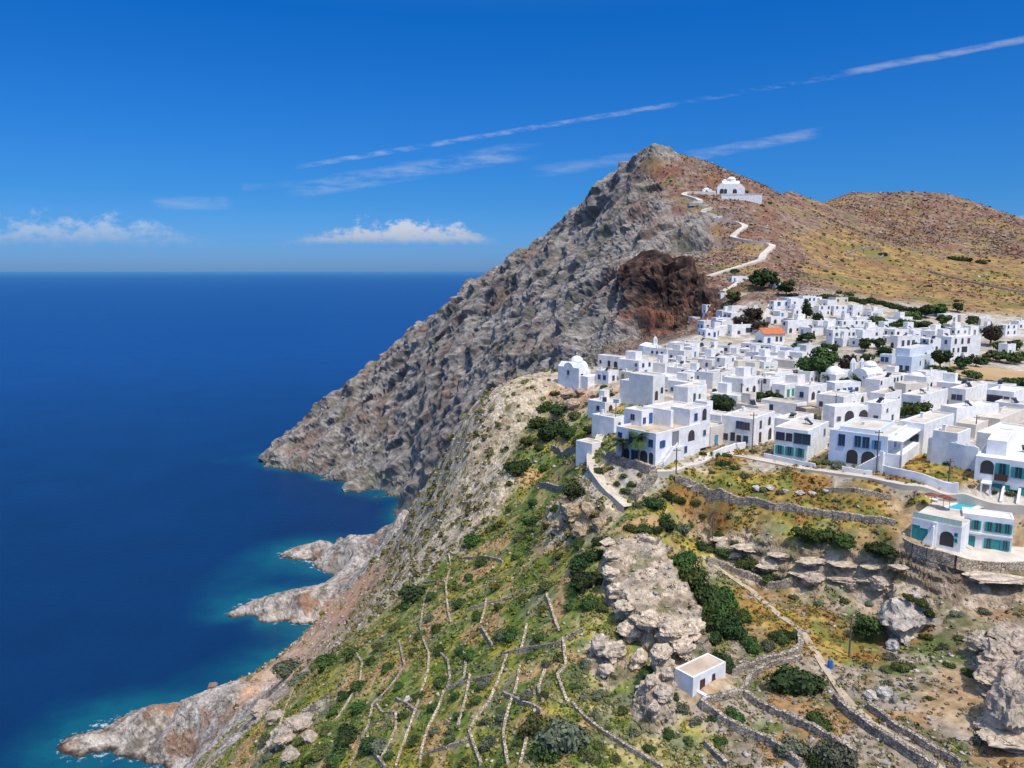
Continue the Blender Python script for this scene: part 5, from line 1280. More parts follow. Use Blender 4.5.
# ------------------------------------------------------------------ churches
def barrel(mb, x0, x1, y0, y1, z, rise, n=10):
    c_, h_ = (y0 + y1) / 2, (y1 - y0) / 2
    mb.prism([(c_ + h_ * math.cos(math.pi * k / n), z + rise * math.sin(math.pi * k / n)) for k in range(n + 1)], 'x', x0, x1)
def cross(t, x, y, z, s=1.0): MB().box(x - .06 * s, y - .06 * s, z, x + .06 * s, y + .06 * s, z + 1.2 * s).box(x - .35 * s, y - .05 * s, z + .7 * s, x + .35 * s, y + .05 * s, z + .84 * s).build('cross', paint['white'], t)
def belfry(t, x, y, z, s=1.0, rot=0):
    mb = MB(); mb.box(x - .9 * s, y - .3 * s, z, x - .45 * s, y + .3 * s, z + 2.2 * s).box(x + .45 * s, y - .3 * s, z, x + .9 * s, y + .3 * s, z + 2.2 * s).box(x - .15 * s, y - .3 * s, z, x + .15 * s, y + .3 * s, z + 2.2 * s)
    mb.prism([(x - .9 * s, z + 2.2 * s), (x + .9 * s, z + 2.2 * s), (x + .5 * s, z + 2.9 * s), (x, z + 3.5 * s), (x - .5 * s, z + 2.9 * s)], 'y', y - .3 * s, y + .3 * s)
    mb.build('belfry', white_wall, t)
    MB().dome((x + .3 * s, y, z + 1.3 * s), .14 * s, .3 * s, 8, 3).build('bell', paint['grey'], t)
# on the cliff edge
c = corner_place(579, 367, 5.5, 201.0); t = empty('church', c, PHI); tag(t, 'white domed church at the cliff edge, leftmost building of the village', 'church')
b = span(c, c.z + 5, PHI + math.pi / 2, 558); a = span(c, c.z + 5, PHI, 594)
MB().box(0, 0, -5, a * .45, b, 5.0).box(a * .45, b * .15, -5, a, b * .8, 4.0).box(a * .1, -3.2, -4, a, -.004, 2.6).build('wall', white_wall, t)
mb = MB(); barrel(mb, 0.02, a * .98, b * .25, b * .75, 4.0, 2.6); mb.prism([(0.02, 5.0), (a * .43, 5.0), (a * .22, 6.6)], 'y', .02, b - .02); mb.build('roof', white_wall, t)
MB().tube((a * .55, b * .5, 5), (a * .55, b * .5, 6.6), b * .21, b * .21, 16).dome((a * .55, b * .5, 6.6), b * .22, b * .20, 18, 7).build('dome', white_wall, t, True)
for (x, z, k, w, h) in [(.2, 1.5, 'w', .9, 1.6), (.38, .2, 'd', 1.1, 2.4)]: opening(t, 'r', x * a, z, k, w, h, 'brown', a, b)
opening(t, 'l', b * .5, 2.6, 'w', .9, 1.3, 'grey', a, b); cross(t, a * .55, b * .5, 6.6 + b * .2, .9)
# larger domed church
c = corner_place(868, 372, 5.0); t = empty('church', c, R(35)); tag(t, 'larger white church with a tall dome and vaulted roof in the village centre', 'church')
a = span(c, c.z + 5, R(35), 884); b = span(c, c.z + 5, R(125), 852)
MB().box(0, 0, -2, a, b, 4.2).build('wall', white_wall, t)
mb = MB(); barrel(mb, .02, a - .02, .3, b - .3, 4.2, b * .32); mb.build('roof', white_wall, t)
MB().tube((a * .62, b * .5, 4.5), (a * .62, b * .5, 4.4 + b * .36), b * .36, b * .36, 18).dome((a * .62, b * .5, 4.4 + b * .36), b * .38, b * .30, 20, 7).build('dome', white_wall, t, True)
opening(t, 'l', b * .5, .1, 'a', 1.6, 2.6, 'white', a, b); opening(t, 'r', a * .3, 1.6, 'w', .9, 1.4, 'grey', a, b); opening(t, 'r', a * .7, 1.6, 'w', .9, 1.4, 'grey', a, b); cross(t, a * .62, b * .5, 4.4 + b * .66)
belfry(t, a * .1, b * .5, 4.2 + b * .3, .9)
# smaller domed church with the belfry
c = corner_place(836, 374, 4.0); t = empty('church', c, R(30)); tag(t, 'smaller white domed church with a slim belfry, right of the big round tree', 'church')
a = span(c, c.z + 4, R(30), 852); b = span(c, c.z + 4, R(120), 821)
MB().box(0, 0, -2, a, b, 3.8).box(a * .75, -1.6, -2, a * 1.05, -.004, 4.6).build('wall', white_wall, t)
MB().dome((a * .35, b * .5, 3.7), b * .48, b * .42, 20, 7).build('dome', white_wall, t, True)
opening(t, 'r', a * .3, .1, 'd', 1.1, 2.2, 'brown', a, b); opening(t, 'l', b * .5, 1.4, 'w', .8, 1.2, 'grey', a, b)
belfry(t, a * .9, -.8, 4.6, 1.15); cross(t, a * .35, b * .5, 3.7 + b * .42, .8)
# tiny chapel dome in the lower rows
c = corner_place(922, 379, 3.4); t = empty('chapel', c, PHI); tag(t, 'tiny white chapel with a low dome below the lilac shaded house', 'chapel')
MB().box(0, 0, -2, 5, 5, 3.2).build('wall', white_wall, t); MB().dome((2.5, 2.5, 3.15), 2.3, 2.0, 16, 6).build('dome', white_wall, t, True)
opening(t, 'r', 2.5, .1, 'd', 1, 2.1, 'brown', 5, 5); opening(t, 'l', 2.5, 1.2, 'w', .8, 1, 'grey', 5, 5); cross(t, 2.5, 2.5, 5.1, .7)
# little chapel with a bell gable in the back row
c = corner_place(649, 347, 3.2); t = empty('chapel', c, R(20)); tag(t, 'little chapel with a bell gable at the back row under the red bluff', 'chapel')
MB().box(0, 0, -2, 6, 8, 3.2).build('wall', white_wall, t); mb = MB(); mb.prism([(0, 3.2), (6, 3.2), (3, 4.4)], 'y', 0, 8); mb.build('roof', white_wall, t); belfry(t, 3, .4, 4.2, .9); opening(t, 'r', 3, .1, 'd', 1, 2.1, 'brown', 6, 8)
# hilltop church
h = at(731, 196); m = mpp(h); t = empty('church', h + Vector((0, 4, 1)), R(-6)); tag(t, 'big white domed church standing alone high on the hill above the zigzag path', 'church')
u = m   # about one photo pixel
MB().box(-13 * u, -4 * u, -6, 14 * u, 10 * u, 5.5).box(-7.5 * u, -3.99 * u, 5.4, 8.5 * u, 9 * u, 8.6).build('wall', white_wall, t)
mb = MB()
barrel(mb, -8 * u, 9 * u, -2.5 * u, 7.5 * u, 8.4, 3.2)
mb.prism([(-12.8 * u, 5.4), (-7 * u, 5.4), (-7 * u, 9.8), (-9.8 * u, 9.2)], 'y', -3.8 * u, 9.5 * u); mb.prism([(8.3 * u, 5.4), (13.8 * u, 5.4), (11 * u, 8.0), (8.3 * u, 9.2)], 'y', -3.8 * u, 9.5 * u)
mb.build('roof', white_wall, t)
MB().tube((1.5 * u, 2.5 * u, 8.5), (1.5 * u, 2.5 * u, 12.2), 4.3 * u, 4.3 * u, 18).dome((1.5 * u, 2.5 * u, 12.2), 4.5 * u, 3.2 * u, 20, 7).build('dome', white_wall, t, True)
MB().tube((-5 * u, 3 * u, 8.5), (-5 * u, 3 * u, 11.6), 2.0 * u, 2.0 * u, 14).dome((-5 * u, 3 * u, 11.6), 2.1 * u, 1.8 * u, 16, 6).build('dome', white_wall, t, True)
for x, w, hh in ((-8.5, 3.4, 4.0), (-5.0, 2.6, 3.8), (4.2, 3.4, 3.6)):
    o = opening(t, 'r', x * u, .6, 'a', w, hh, 'white', 1, 1); o.location = (x * u, -4 * u - .004, 1.0)
h2 = at(707, 194); t = empty('chapel', h2 + Vector((0, 3, 0)), R(-6)); tag(t, 'small white gatehouse chapel left of the hilltop church', 'chapel')
MB().box(-4 * u, -3 * u, -4, 5 * u, 4 * u, 4.0).box(2 * u, -3.4 * u, -4, 9 * u, 0, 2.5).build('wall', white_wall, t); MB().dome((0, .5 * u, 3.95), 3 * u, 1.6 * u, 14, 5).build('dome', white_wall, t, True)
o = opening(t, 'r', 0, 0, 'a', 2, 2.6, 'white', 1, 1); o.location = (0, -3 * u - .004, .4)
h3 = at(740, 200); t = empty('terrace_wall', h3, R(-8)); tag(t, 'long white terrace wall in front of the hilltop church', 'wall')
MB().box(-18 * u, 0, -5, 21 * u, 1.2, 4.2).box(-18 * u, -.2, 4.2, 21 * u, 1.4, 4.6).build('wall', white_wall, t)

# chapel below, beside the long outcrop
c = at(692.5, 698); ph = R(37)
# corner between its blind end and its door side
t = empty('chapel', c, ph); tag(t, 'small whitewashed chapel with a tan flat roof below the long rock outcrop', 'chapel')
a = span(c, c.z + 2.9, ph, 726); b = span(c, c.z + 2.9, ph + math.pi / 2, 675)
w_, r_ = MB(), MB(); block(w_, r_, 0, 0, -1.5, a, b, 2.7, .12, .22); w_.build('wall', white_wall, t); r_.build('roof', roof_tan, t)
opening(t, 'r', a * .28, .05, 'd', .75, 1.75, 'brown', a, b); opening(t, 'r', a * .62, 1.2, 'w', .4, .6, 'brown', a, b)
MB().box(a * .12, -1.6, -.8, a * .2, -.004, .6).build('door_step_wall', white_wall, t)

# ------------------------------------------------------------------ hotel with the pool
gz0 = 194.1
pt = Vector(P(1014.5, 519.5, 110.3)); zt = pt.z; c = Vector((pt.x, pt.y, gz0))
H = zt - gz0; ph = R(62)
t = empty('hotel', c, ph); tag(t, 'two-storey white hotel block with rows of green shutters at the right, beside the pool', 'hotel')
b = span(c, zt, ph + math.pi / 2, 963); a = 3.6
w_, r_ = MB(), MB(); block(w_, r_, 0, 0, -2.5, a, b, H, .18, .3)
w_.box(-.35, b * .62, 2.75, -.004, b, 3.1); w_.box(-.22, 0.004, 2.8, -.004, b * .62, 3.0); w_.build('wall', white_wall, t); r_.build('roof', roof_white, t)
for (tt, z, k, w, hh) in [(.12,3.8,'s',.72,1.4),(.29,3.8,'w',.75,1.4),(.46,3.8,'s',.72,1.4),(.72,3.8,'s',.7,1.4),(.90,3.8,'w',.75,1.5),(.13,.8,'s',.7,1.4),(.28,.05,'d',.8,2.1),(.45,.7,'s',.7,1.5),(.80,.05,'d',.95,2.2)]:
    opening(t, 'l', tt * b, z - .35 if z > 2 else z, k, w, hh, 'turq', a, b)
ch = c.copy(); ah, bh = a, b
pl = Vector(P(962, 528, 108.4)); gz1 = 195.9; c2 = Vector((pl.x, pl.y, gz1)); H2 = pl.z - gz1
ph = R(47); t = empty('hotel_annex', c2, ph); tag(t, 'one-storey hotel annex with an arched entrance and glass railed pool deck on top', 'hotel')
b2 = span(c2, pl.z, ph + math.pi / 2, 912); a2 = 5.0
w_, r_ = MB(), MB(); w_.box(0, 0, -2.5, a2, b2, H2); w_.box(-.3, b2 * .48, -2, -.004, b2 * .56, H2 + .1); w_.build('wall', white_wall, t)
MB().box(.05, .05, H2 + .003, a2 - .05, b2 - .05, H2 + .08).build('roof_deck', roof_cream, t)
for (tt, z, k, w, hh) in [(.27,.05,'a',1.9,2.3),(.10,1.9,'w',.3,.4),(.10,1.0,'w',.3,.4),(.74,.1,'d',.9,1.9),(.90,.1,'d',.9,2.2)]: opening(t, 'l', tt * b2, z, k, w, hh, 'turq', a2, b2)
mb = MB()
for k in range(9): mb.box(.1, b2 * k / 8 - .03 if k else .02, H2 + .08, .16, b2 * k / 8 + .03, H2 + 1.05)
mb.build('railing_post', paint['white'], t)
gl, nt_, b_ = new_mat('pale_green_railing_glass'); b_.inputs['Base Color'].default_value = (.45, .68, .58, 1); b_.inputs['Roughness'].default_value = .2; b_.inputs['Alpha'].default_value = .75
MB().box(.12, .1, H2 + .15, .14, b2 - .1, H2 + 1.0).build('railing_panel', gl, t)
mb = MB()
for k in range(8): mb.box(-.8, b2 * .52 + k * .17, -.6, -.004, b2 * .52 + (k + 1) * .17, .36 * (8 - k))
mb.build('outside_stair', white_wall, t)
dz = pl.z + .08
M2 = Matrix.Translation(c2) @ Matrix.Rotation(ph, 4, 'Z')
def deck(px, py):
    dx, dzz = ray(px, py); Y = (dz - CAMZ) / dzz; return Vector((dx * Y, Y, dz))
# ground around the pool: paved terrace joining deck and road
terr = [deck(*p) for p in [(961,527), (913,516), (925,508), (938,497), (960,490), (1000,498), (1000,502.5), (966,513)]]
pool = [deck(*p) for p in [(945,508), (967,500.5), (986,503), (964,511)]]
me_ = MB(); 
ctr = sum(pool, Vector()) / 4
hn = len(terr)
# terrace with the pool hole: fan of quads between outline and pool edge
ringp = []
for p in terr:
    d_ = p - ctr; best = None
    for i in range(4):
        A, Bq = pool[i], pool[(i + 1) % 4]; e = Bq - A
        den = d_.x * e.y - d_.y * e.x
        if abs(den) < 1e-9: continue
        s = ((A.x - ctr.x) * e.y - (A.y - ctr.y) * e.x) / den; uu = ((A.x - ctr.x) * d_.y - (A.y - ctr.y) * d_.x) / den
        if s > 0 and -1e-6 <= uu <= 1 + 1e-6: best = ctr + d_ * s
    ringp.append(best or ctr)
for i in range(hn):
    j = (i + 1) % hn
    up = Vector((0, 0, .012))
    me_.quad([terr[i] + up, terr[j] + up, ringp[j] + up, ringp[i] + up])
    if i in (1, 2, 3, 4, 5): me_.quad([terr[i] + up, terr[j] + up, terr[j] - Vector((0, 0, 3.5)), terr[i] - Vector((0, 0, 3.5))])
o = me_.build('pool_terrace', roof_cream, None); tag(o, 'sunlit paved terrace around the swimming pool', kind='structure')
t = empty('swimming_pool', ctr); tag(t, 'turquoise swimming pool on the terrace behind the hotel', 'pool')
wm, nt_, b_ = new_mat('pool_water'); b_.inputs['Base Color'].default_value = (.02, .42, .50, 1); b_.inputs['Roughness'].default_value = .08; b_.inputs['Specular IOR Level'].default_value = .4
mb = MB(); mb.quad([p - ctr + Vector((0, 0, .0)) for p in pool]); mb.build('water', wm, t)
mb = MB()
for i in range(4):
    A, Bq = pool[i] - ctr, pool[(i + 1) % 4] - ctr; e = (Bq - A).normalized(); nn = Vector((e.y, -e.x, 0)) * .45
    if (A + Bq).dot(nn) < 0: nn = -nn
    z1 = Vector((0, 0, .10)); z0 = Vector((0, 0, -.1))
    mb.quad([A + z1, Bq + z1, Bq + nn + z1, A + nn + z1]); mb.quad([A + z1, Bq + z1, Bq + z0, A + z0]); mb.quad([A + nn + z1, Bq + nn + z1, Bq + nn + z0, A + nn + z0])
mb.build('coping', white_wall, t)
# loungers
lm = noisy_mat('white_cushion', (.70, .69, .67), (.80, .79, .77), 3)
lg = MB(); 
for (x, y) in ((-.3, 0), (.3, 0), (-.3, 1.7), (.3, 1.7)): lg.box(x - .04, y, 0, x + .04, y + .08, .3)
legm = lg.mesh('frame'); legm.materials.append(paint['white'])
sbm = MB().box(-.35, 0, .30, .35, 1.3, .42).mesh('cushion'); sbm.materials.append(lm)
bkm = MB().prism([(1.3, .30), (1.3, .42), (1.9, .85), (1.95, .75)], 'x', -.35, .35).mesh('backrest'); bkm.materials.append(lm)
for (px, py) in [(941,499.5), (945,497.5), (949,495.6), (938,502), (947,501.3), (952,499)]:
    p = deck(px, py); t = empty('sun_lounger', p + Vector((0, 0, .012)), R(60)); tag(t, 'white sun lounger at the left end of the pool', 'sun lounger', 'white sun loungers by the pool')
    for nm, me__ in (('frame', legm), ('cushion', sbm), ('backrest', bkm)): o = bpy.data.objects.new(nm, me__); col.objects.link(o); o.parent = t
um = noisy_mat('dark_red_canvas', (.16, .05, .04), (.24, .08, .06), 3)
for (px, py) in [(931,506), (943,508), (949,510.5), (956,494), (963,496)]:
    p = deck(px, py); t = empty('parasol', p + Vector((0, 0, .012))); tag(t, 'small dark red parasol shading the pool terrace', 'parasol', 'dark red parasols on the pool terrace')
    MB().tube((0, 0, 0), (0, 0, 2.1), .04, .04, 6).build('pole', paint['grey'], t); mb = MB()
    ring = [(1.1 * math.cos(k * math.pi / 4), 1.1 * math.sin(k * math.pi / 4), 1.85) for k in range(8)]
    for k in range(8): mb.quad([ring[k], ring[(k + 1) % 8], (0, 0, 2.25)])
    mb.build('canopy', um, t)

# plain houses that fill the rows between the ones above
rs = random.Random(77)
lanes = [at(*p) for p in [(720,452),(745,457),(800,467),(872,477)]]
VIL = [(600,362,640,352),]
for row, (y0, x0, x1, grp, lab) in enumerate([
   (346.5, 690, 800, 'plain white houses of the back rows', 'plain small white house in the crowded back rows left of the orange roof'),
   (353, 660, 806, 'plain white houses of the second rows', 'plain white house in the crowded rows in front of the back row'),
   (359, 655, 800, 'plain white houses of the third rows', 'plain white flat roofed house in the third row behind the middle lane'),
   (365, 650, 800, 'plain white houses of the third rows', 'plain white flat roofed house in the third row behind the middle lane'),
   (371, 660, 830, 'plain white houses above the middle lane', 'plain white house just above the middle lane'),
   (377, 650, 960, 'plain white houses above the middle lane', 'plain white house just above the middle lane'),
   (386, 660, 1010, 'plain white houses along the middle lane', 'plain white low house along the middle lane'),
   (395, 650, 980, 'plain white houses below the middle lane', 'plain white low house below the middle lane'),
   (405, 715, 1000, 'plain white houses of the lower rows', 'plain white low house in the lower rows behind the road front'),
   (416, 700, 1010, 'plain white houses of the lower rows', 'plain white low house in the lower rows behind the road front'),
   (338, 800, 1000, 'plain white houses of the upper right rows', 'plain white house in the upper right rows'),
   (347, 830, 940, 'plain white houses of the upper right rows', 'plain white house in the upper right rows'),
   (328, 700, 980, 'plain white houses of the upper rows', 'plain white house scattered in the upper rows'),
   (318, 740, 980, 'plain white houses of the upper rows', 'plain white house scattered in the upper rows'),
   (311, 704, 760, 'plain white houses under the red bluff', 'plain white house in the cluster at the foot of the red bluff'),
   (320, 698, 760, 'plain white houses under the red bluff', 'plain white house in the cluster at the foot of the red bluff'),
   (299, 780, 850, 'plain white houses of the upper right cluster', 'plain white house in the topmost rows of the upper right cluster'),
   (311, 776, 880, 'plain white houses of the upper right cluster', 'plain white house in the topmost rows of the upper right cluster'),
   (428, 690, 770, 'plain white houses of the lower rows', 'plain white low house in the lower rows behind the road front')]):
    x = x0
    while x < x1:
        x += rs.uniform(7, 12) * (1 + (y0 - 340) / 60)
        y = y0 + rs.uniform(-2, 2); H = rs.choice([3.0, 3.2, 3.4, 4.2])
        c = corner_place(x, y, H); k = FPX / max(c.y, 1)
        a_, b_ = rs.uniform(5, 8.5), rs.uniform(5, 9)
        ph = PHI if y0 > 350 else R(16)
        m_ = c + Vector((math.cos(ph) * a_ - math.sin(ph) * b_, math.sin(ph) * a_ + math.cos(ph) * b_, 0)) / 2
        if any(math.hypot(m_.x - q[0], m_.y - q[1]) < (q[2] + math.hypot(a_, b_) / 2) * .74 for q in FOOT): continue
        if any(math.hypot(m_.x - q.x, m_.y - q.y) < 8 for q in TREE_SPOTS): continue
        wr_ = project(c.x + math.cos(ph) * a_, c.y + math.sin(ph) * a_, c.z + H)[0] - x; wl_ = x - project(c.x - math.sin(ph) * b_, c.y + math.cos(ph) * b_, c.z + H)[0]
        house(x, y, wl_, wr_, H, lab, wall=rs.choice('wwwwwcg'), roof=rs.choice('ccwt'), phi=math.degrees(ph), group=grp)

# forecourt in front of the hotel, held by a curved stone wall
def plane(px, py, z): dx, dzz = ray(px, py); Y = (z - CAMZ) / dzz; return (dx * Y, Y, z)
fc = [plane(*p) for p in [(903,540,195.75), (914,546,195.75), (928,550.5,195.75), (943,554,195.75), (955,558,195.5), (966,561.5,194.8), (980,563.5,194.2), (1000,565,194.15), (1030,564,194.15), (1060,563,194.2), (1060,545,194.2), (1010,545,194.2), (975,543,194.3), (955,540,195.75), (915,528,195.75)]]
mb = MB(); cc0 = (sum(p[0] for p in fc) / len(fc), sum(p[1] for p in fc) / len(fc), 195.0)
for i in range(len(fc)): mb.quad([fc[i], fc[(i + 1) % len(fc)], cc0])
tag(mb.build('hotel_forecourt', roof_cream), 'pale paved forecourt along the foot of the hotel', kind='structure')
base = Vector(fc[0]); mb = MB()
for i in range(9):
    A, Bq = Vector(fc[i]) - base, Vector(fc[i + 1]) - base; up = Vector((0, 0, .45)); dn = Vector((0, 0, -1.5)); n = Vector(((Bq - A).y, -(Bq - A).x, 0)).normalized() * .35
    mb.quad([A + dn + n, Bq + dn + n, Bq + up + n, A + up + n]); mb.quad([A + up + n, Bq + up + n, Bq + up, A + up]); mb.quad([A + up, Bq + up, Bq + dn, A + dn])
o = link('retaining_wall', mb.mesh('retaining_wall'), None, [pale_stone]); o.location = base; tag(o, 'curved stone retaining wall holding up the hotel forecourt', 'stone wall')
# ------------------------------------------------------------------ paths, road, dry stone walls, poles
def trace(pts, step=None):
    """ground points under a pixel polyline, evenly spaced and smoothed"""
    P_ = [at(*p) for p in pts]; P_ = [Vector((p.x, p.y)) for p in P_]
    out = []
    for A, B in zip(P_[:-1], P_[1:]):
        L = (B - A).length; s = step or max(.4, mpp((A.x, A.y, 195)) * 2.5); n = max(1, int(L / s))
        out += [A.lerp(B, k / n) for k in range(n)]
    out.append(P_[-1])
    for _ in range(2):
        out = [out[0]] + [(out[i - 1] + out[i] * 2 + out[i + 1]) / 4 for i in range(1, len(out) - 1)] + [out[-1]]
    return out
def sides(line, w):
    o = []
    for i, p in enumerate(line):
        d = (line[min(i + 1, len(line) - 1)] - line[max(i - 1, 0)]); d = d.normalized() if d.length > 1e-6 else Vector((1, 0))
        n = Vector((-d.y, d.x)); o.append((p + n * w / 2, p - n * w / 2))
    return o
def ribbon(name, pts, w, mat, lift=.12, label=None, step=None, flat_k=.6):
    line = trace(pts, step); sd_ = sides(line, w); mb = MB(); prev = None; zs = []
    for (l, r), p in zip(sd_, line): q3 = (drop(l.x, l.y), drop(r.x, r.y), drop(p.x, p.y)); zs.append(flat_k * max(q3) + (1 - flat_k) * sum(q3) / 3 + lift)
    for _ in range(3): zs = [zs[0]] + [max(zs[i], (zs[i - 1] + zs[i] + zs[i + 1]) / 3) for i in range(1, len(zs) - 1)] + [zs[-1]]
    V, F = [], []
    for i, ((l, r), z) in enumerate(zip(sd_, zs)):
        V += [(l.x, l.y, z - 2.5), (l.x, l.y, z), (r.x, r.y, z), (r.x, r.y, z - 2.5)]
        if i: F += [(4 * i - 4 + k, 4 * i - 3 + k, 4 * i + 1 + k, 4 * i + k) for k in range(3)]
    me = bpy.data.meshes.new(name); me.from_pydata(V, [], F); me.update()
    o = link(name, me, None, [mat]); tag(o, label, kind='structure'); return line, zs, sd_
path_m = noisy_mat('trodden_earth_path', (.38, .30, .20), (.52, .43, .31), .8, .95, .03)
cobble = noisy_mat('stone_paved_path', (.48, .41, .31), (.64, .56, .44), 1.4, .95, .06)
hillpath_m = noisy_mat('pale_hill_path', (.50, .44, .36), (.66, .60, .52), .15, .95)
road_m = noisy_mat('pale_concrete_road', (.50, .44, .36), (.62, .56, .47), .25, .9)
ribbon('staircase_path', [(601,436), (597,446), (591,458), (594,472), (603,485), (615,497), (622,504), (629,509)], 2.1, cobble, .15, 'pale stone staircase path running down from the village')
ribbon('footpath', [(700,556), (715,566), (735,580), (752,591), (763,602), (775,612), (790,623), (802,632), (810,645), (821,662), (833,680), (846,699), (857,711), (872,723), (890,736), (910,749), (928,761), (948,775)], 1.0, path_m, .13, 'narrow trodden footpath crossing the ravine')
ribbon('hill_path', [(715,194), (700,193), (684,193), (683,196), (700,200), (702,203), (688,205), (690,207), (712,209), (700,213), (703,215), (722,217), (712,221), (740,223), (747,227), (731,238), (752,242), (774,246), (763,255), (762,260), (736,268), (722,272), (708,277)], 4.6, hillpath_m, .4, 'pale zigzag path climbing the hill to the church', step=2.5)
ribbon('hill_lane', [(741,281), (732,287), (722,292)], 3.5, hillpath_m, .2, 'short pale lane by the topmost houses')
ribbon('village_road', [(655,470), (672,470), (690,464), (706,456), (722,452), (745,456), (770,461), (800,467), (835,472), (872,477), (905,484), (940,491), (975,496), (1010,503), (1050,512)], 2.8, road_m, .08, 'pale concrete road along the front row of houses', flat_k=.15)
ribbon('village_lane', [(772,303), (768,312), (764,322)], 3, road_m, .1, 'pale lane rising through the upper houses')

def stone_wall(pts, h, w, label, mat=None, name='dry_stone_wall', rough=.16, group=None, cat='stone wall', cap=None, sink=1.2):
    line = trace(pts); rs = random.Random(int(pts[0][0] * 31 + pts[0][1])); sd_ = sides(line, w)
    base = Vector((line[0].x, line[0].y, drop(line[0].x, line[0].y)))
    V, F = [], []
    for i, (p, (l, r)) in enumerate(zip(line, sd_)):
        zc = drop(p.x, p.y); zl, zr = drop(l.x, l.y, zc), drop(r.x, r.y, zc)
        top = max(zc, zl * .5 + zr * .5) + h * (1 + rs.uniform(-1, 1) * rough * .7)
        j = lambda q: Vector((q.x + rs.uniform(-.6, .6) * w * rough, q.y + rs.uniform(-.6, .6) * w * rough))
        l2, r2 = j(l), j(r); li, ri = p.lerp(l2, .85), p.lerp(r2, .85)
        lo = min(zl, zr, zc) - sink
        V += [(l2.x, l2.y, lo), (l2.x, l2.y, lo * .4 + top * .6), (li.x, li.y, top), (p.x, p.y, top + rs.uniform(0, .12) * h), (ri.x, ri.y, top), (r2.x, r2.y, lo * .4 + top * .6), (r2.x, r2.y, lo)]
        if i: F += [(7 * i - 7 + k, 7 * i - 6 + k, 7 * i + 1 + k, 7 * i + k) for k in range(6)]
    n = len(line); F += [tuple(range(7)), tuple(7 * (n - 1) + k for k in range(7))]
    V = [(x - base.x, y - base.y, z - base.z) for x, y, z in V]
    me = bpy.data.meshes.new(name); me.from_pydata(V, [], F)
    bm = bmesh.new(); bm.from_mesh(me); bmesh.ops.recalc_face_normals(bm, faces=bm.faces[:]); bm.to_mesh(me); bm.free()
    o = link(name, me, None, [mat or dry_stone]); o.location = base; tag(o, label, cat, group); return o
TW = [
 ([(351,650),(362,664),(360,684),(350,700),(336,722)], 'thin winding wall low on the seaward rim, left of the curved wall'),
 ([(385,768),(372,750),(366,733)], 'short broken wall at the bottom left of the terraces'),
 ([(436,648),(448,662),(450,680),(447,690)], 'thin winding wall left of the bent wall in the upper terraces'),
 ([(520,668),(516,690),(508,712),(503,735),(508,766)], 'thin winding wall right of the long crooked wall'),
 ([(545,672),(538,690),(543,704)], 'short winding wall above the tall straight wall'),
 ([(430,588),(424,606),(420,628),(424,640)], 'thin wall running down from the broad dark bush'),
 ([(487,600),(484,614),(480,628)], 'very short upright wall under the thick rubble wall'),
 ([(535,712),(528,735),(520,768)], 'thin wall at the bottom edge between the grey shrubs'),
 ([(446,690),(462,684),(478,680),(495,676)], 'thin cross wall linking the bent wall with the crooked wall'),
 ([(396,700),(408,706),(416,712)], 'tiny cross wall between the curved wall and the long wall'),
 ([(448,551),(451,565),(446,587),(448,613),(451,624)], 'dry stone wall running down the upper left terraces beside the broad dark bush'),
 ([(399,642),(405,668),(388,691),(373,705),(368,728),(350,768)], 'curved leftmost dry stone wall on the rim of the terraces'),
 ([(423,640),(429,655),(428,672),(420,698),(410,728),(399,757),(396,768)], 'long dry stone wall below the bare tan patch on the lower left terraces'),
 ([(470,676),(466,700),(458,728)], 'short straight dry stone wall standing alone between two longer ones'),
 ([(507,657),(499,680),(490,702),(474,724),(469,732),(474,748),(481,766)], 'long crooked dry stone wall in the middle of the terraces'),
 ([(503,655),(525,650),(555,646),(583,631)], 'dry stone wall crossing the slope below the small boulders'),
 ([(563,639),(566,668),(557,676),(563,694),(568,705)], 'crumbling dry stone wall left of the split boulders'),
 ([(546,596),(552,612),(559,631)], 'short slanting dry stone wall left of the thicket'),
 ([(527,626),(524,640),(521,652)], 'short upright dry stone wall just above the cross wall'),
 ([(503,694),(525,705),(542,713)], 'short low dry stone wall branching right from the crooked wall'),
 ([(572,705),(600,731),(629,750),(663,770)], 'tall straight dry stone wall running to the bottom edge below the outcrop'),
 ([(466,611),(496,603),(533,587)], 'thick rubble wall across the upper terraces'),
 ([(448,553),(470,559),(503,563)], 'thin dry stone wall at the top edge of the terraces'),
 ([(444,693),(440,706),(429,728),(422,750),(420,762)], 'dry stone wall right of the long wall on the lower terraces'),
 ([(481,628),(486,636),(492,646)], 'very short dry stone wall in the middle of the upper terraces'),
 ([(377,706),(382,714),(396,714),(396,731),(381,761)], 'hooked dry stone wall at the lower left of the terraces'),
 ([(461,646),(466,662),(464,680),(444,692)], 'bent dry stone wall between the crooked wall and the long wall'),
 ([(420,757),(440,750),(462,744),(470,738)], 'low rubble wall joining two walls near the bottom edge'),
 ([(424,583),(436,582),(446,584)], 'short dry stone wall above the broad dark bush'),
 ([(280,728),(290,700),(300,675)], 'ruined straight wall on the rocky seaward rim'),
 ([(276,752),(290,738),(298,728)], 'lower ruined wall on the rocky seaward rim'),
]
for pts, lab in TW: stone_wall(pts, .5, .48, lab, pale_stone if len(pts) % 2 else dry_stone)
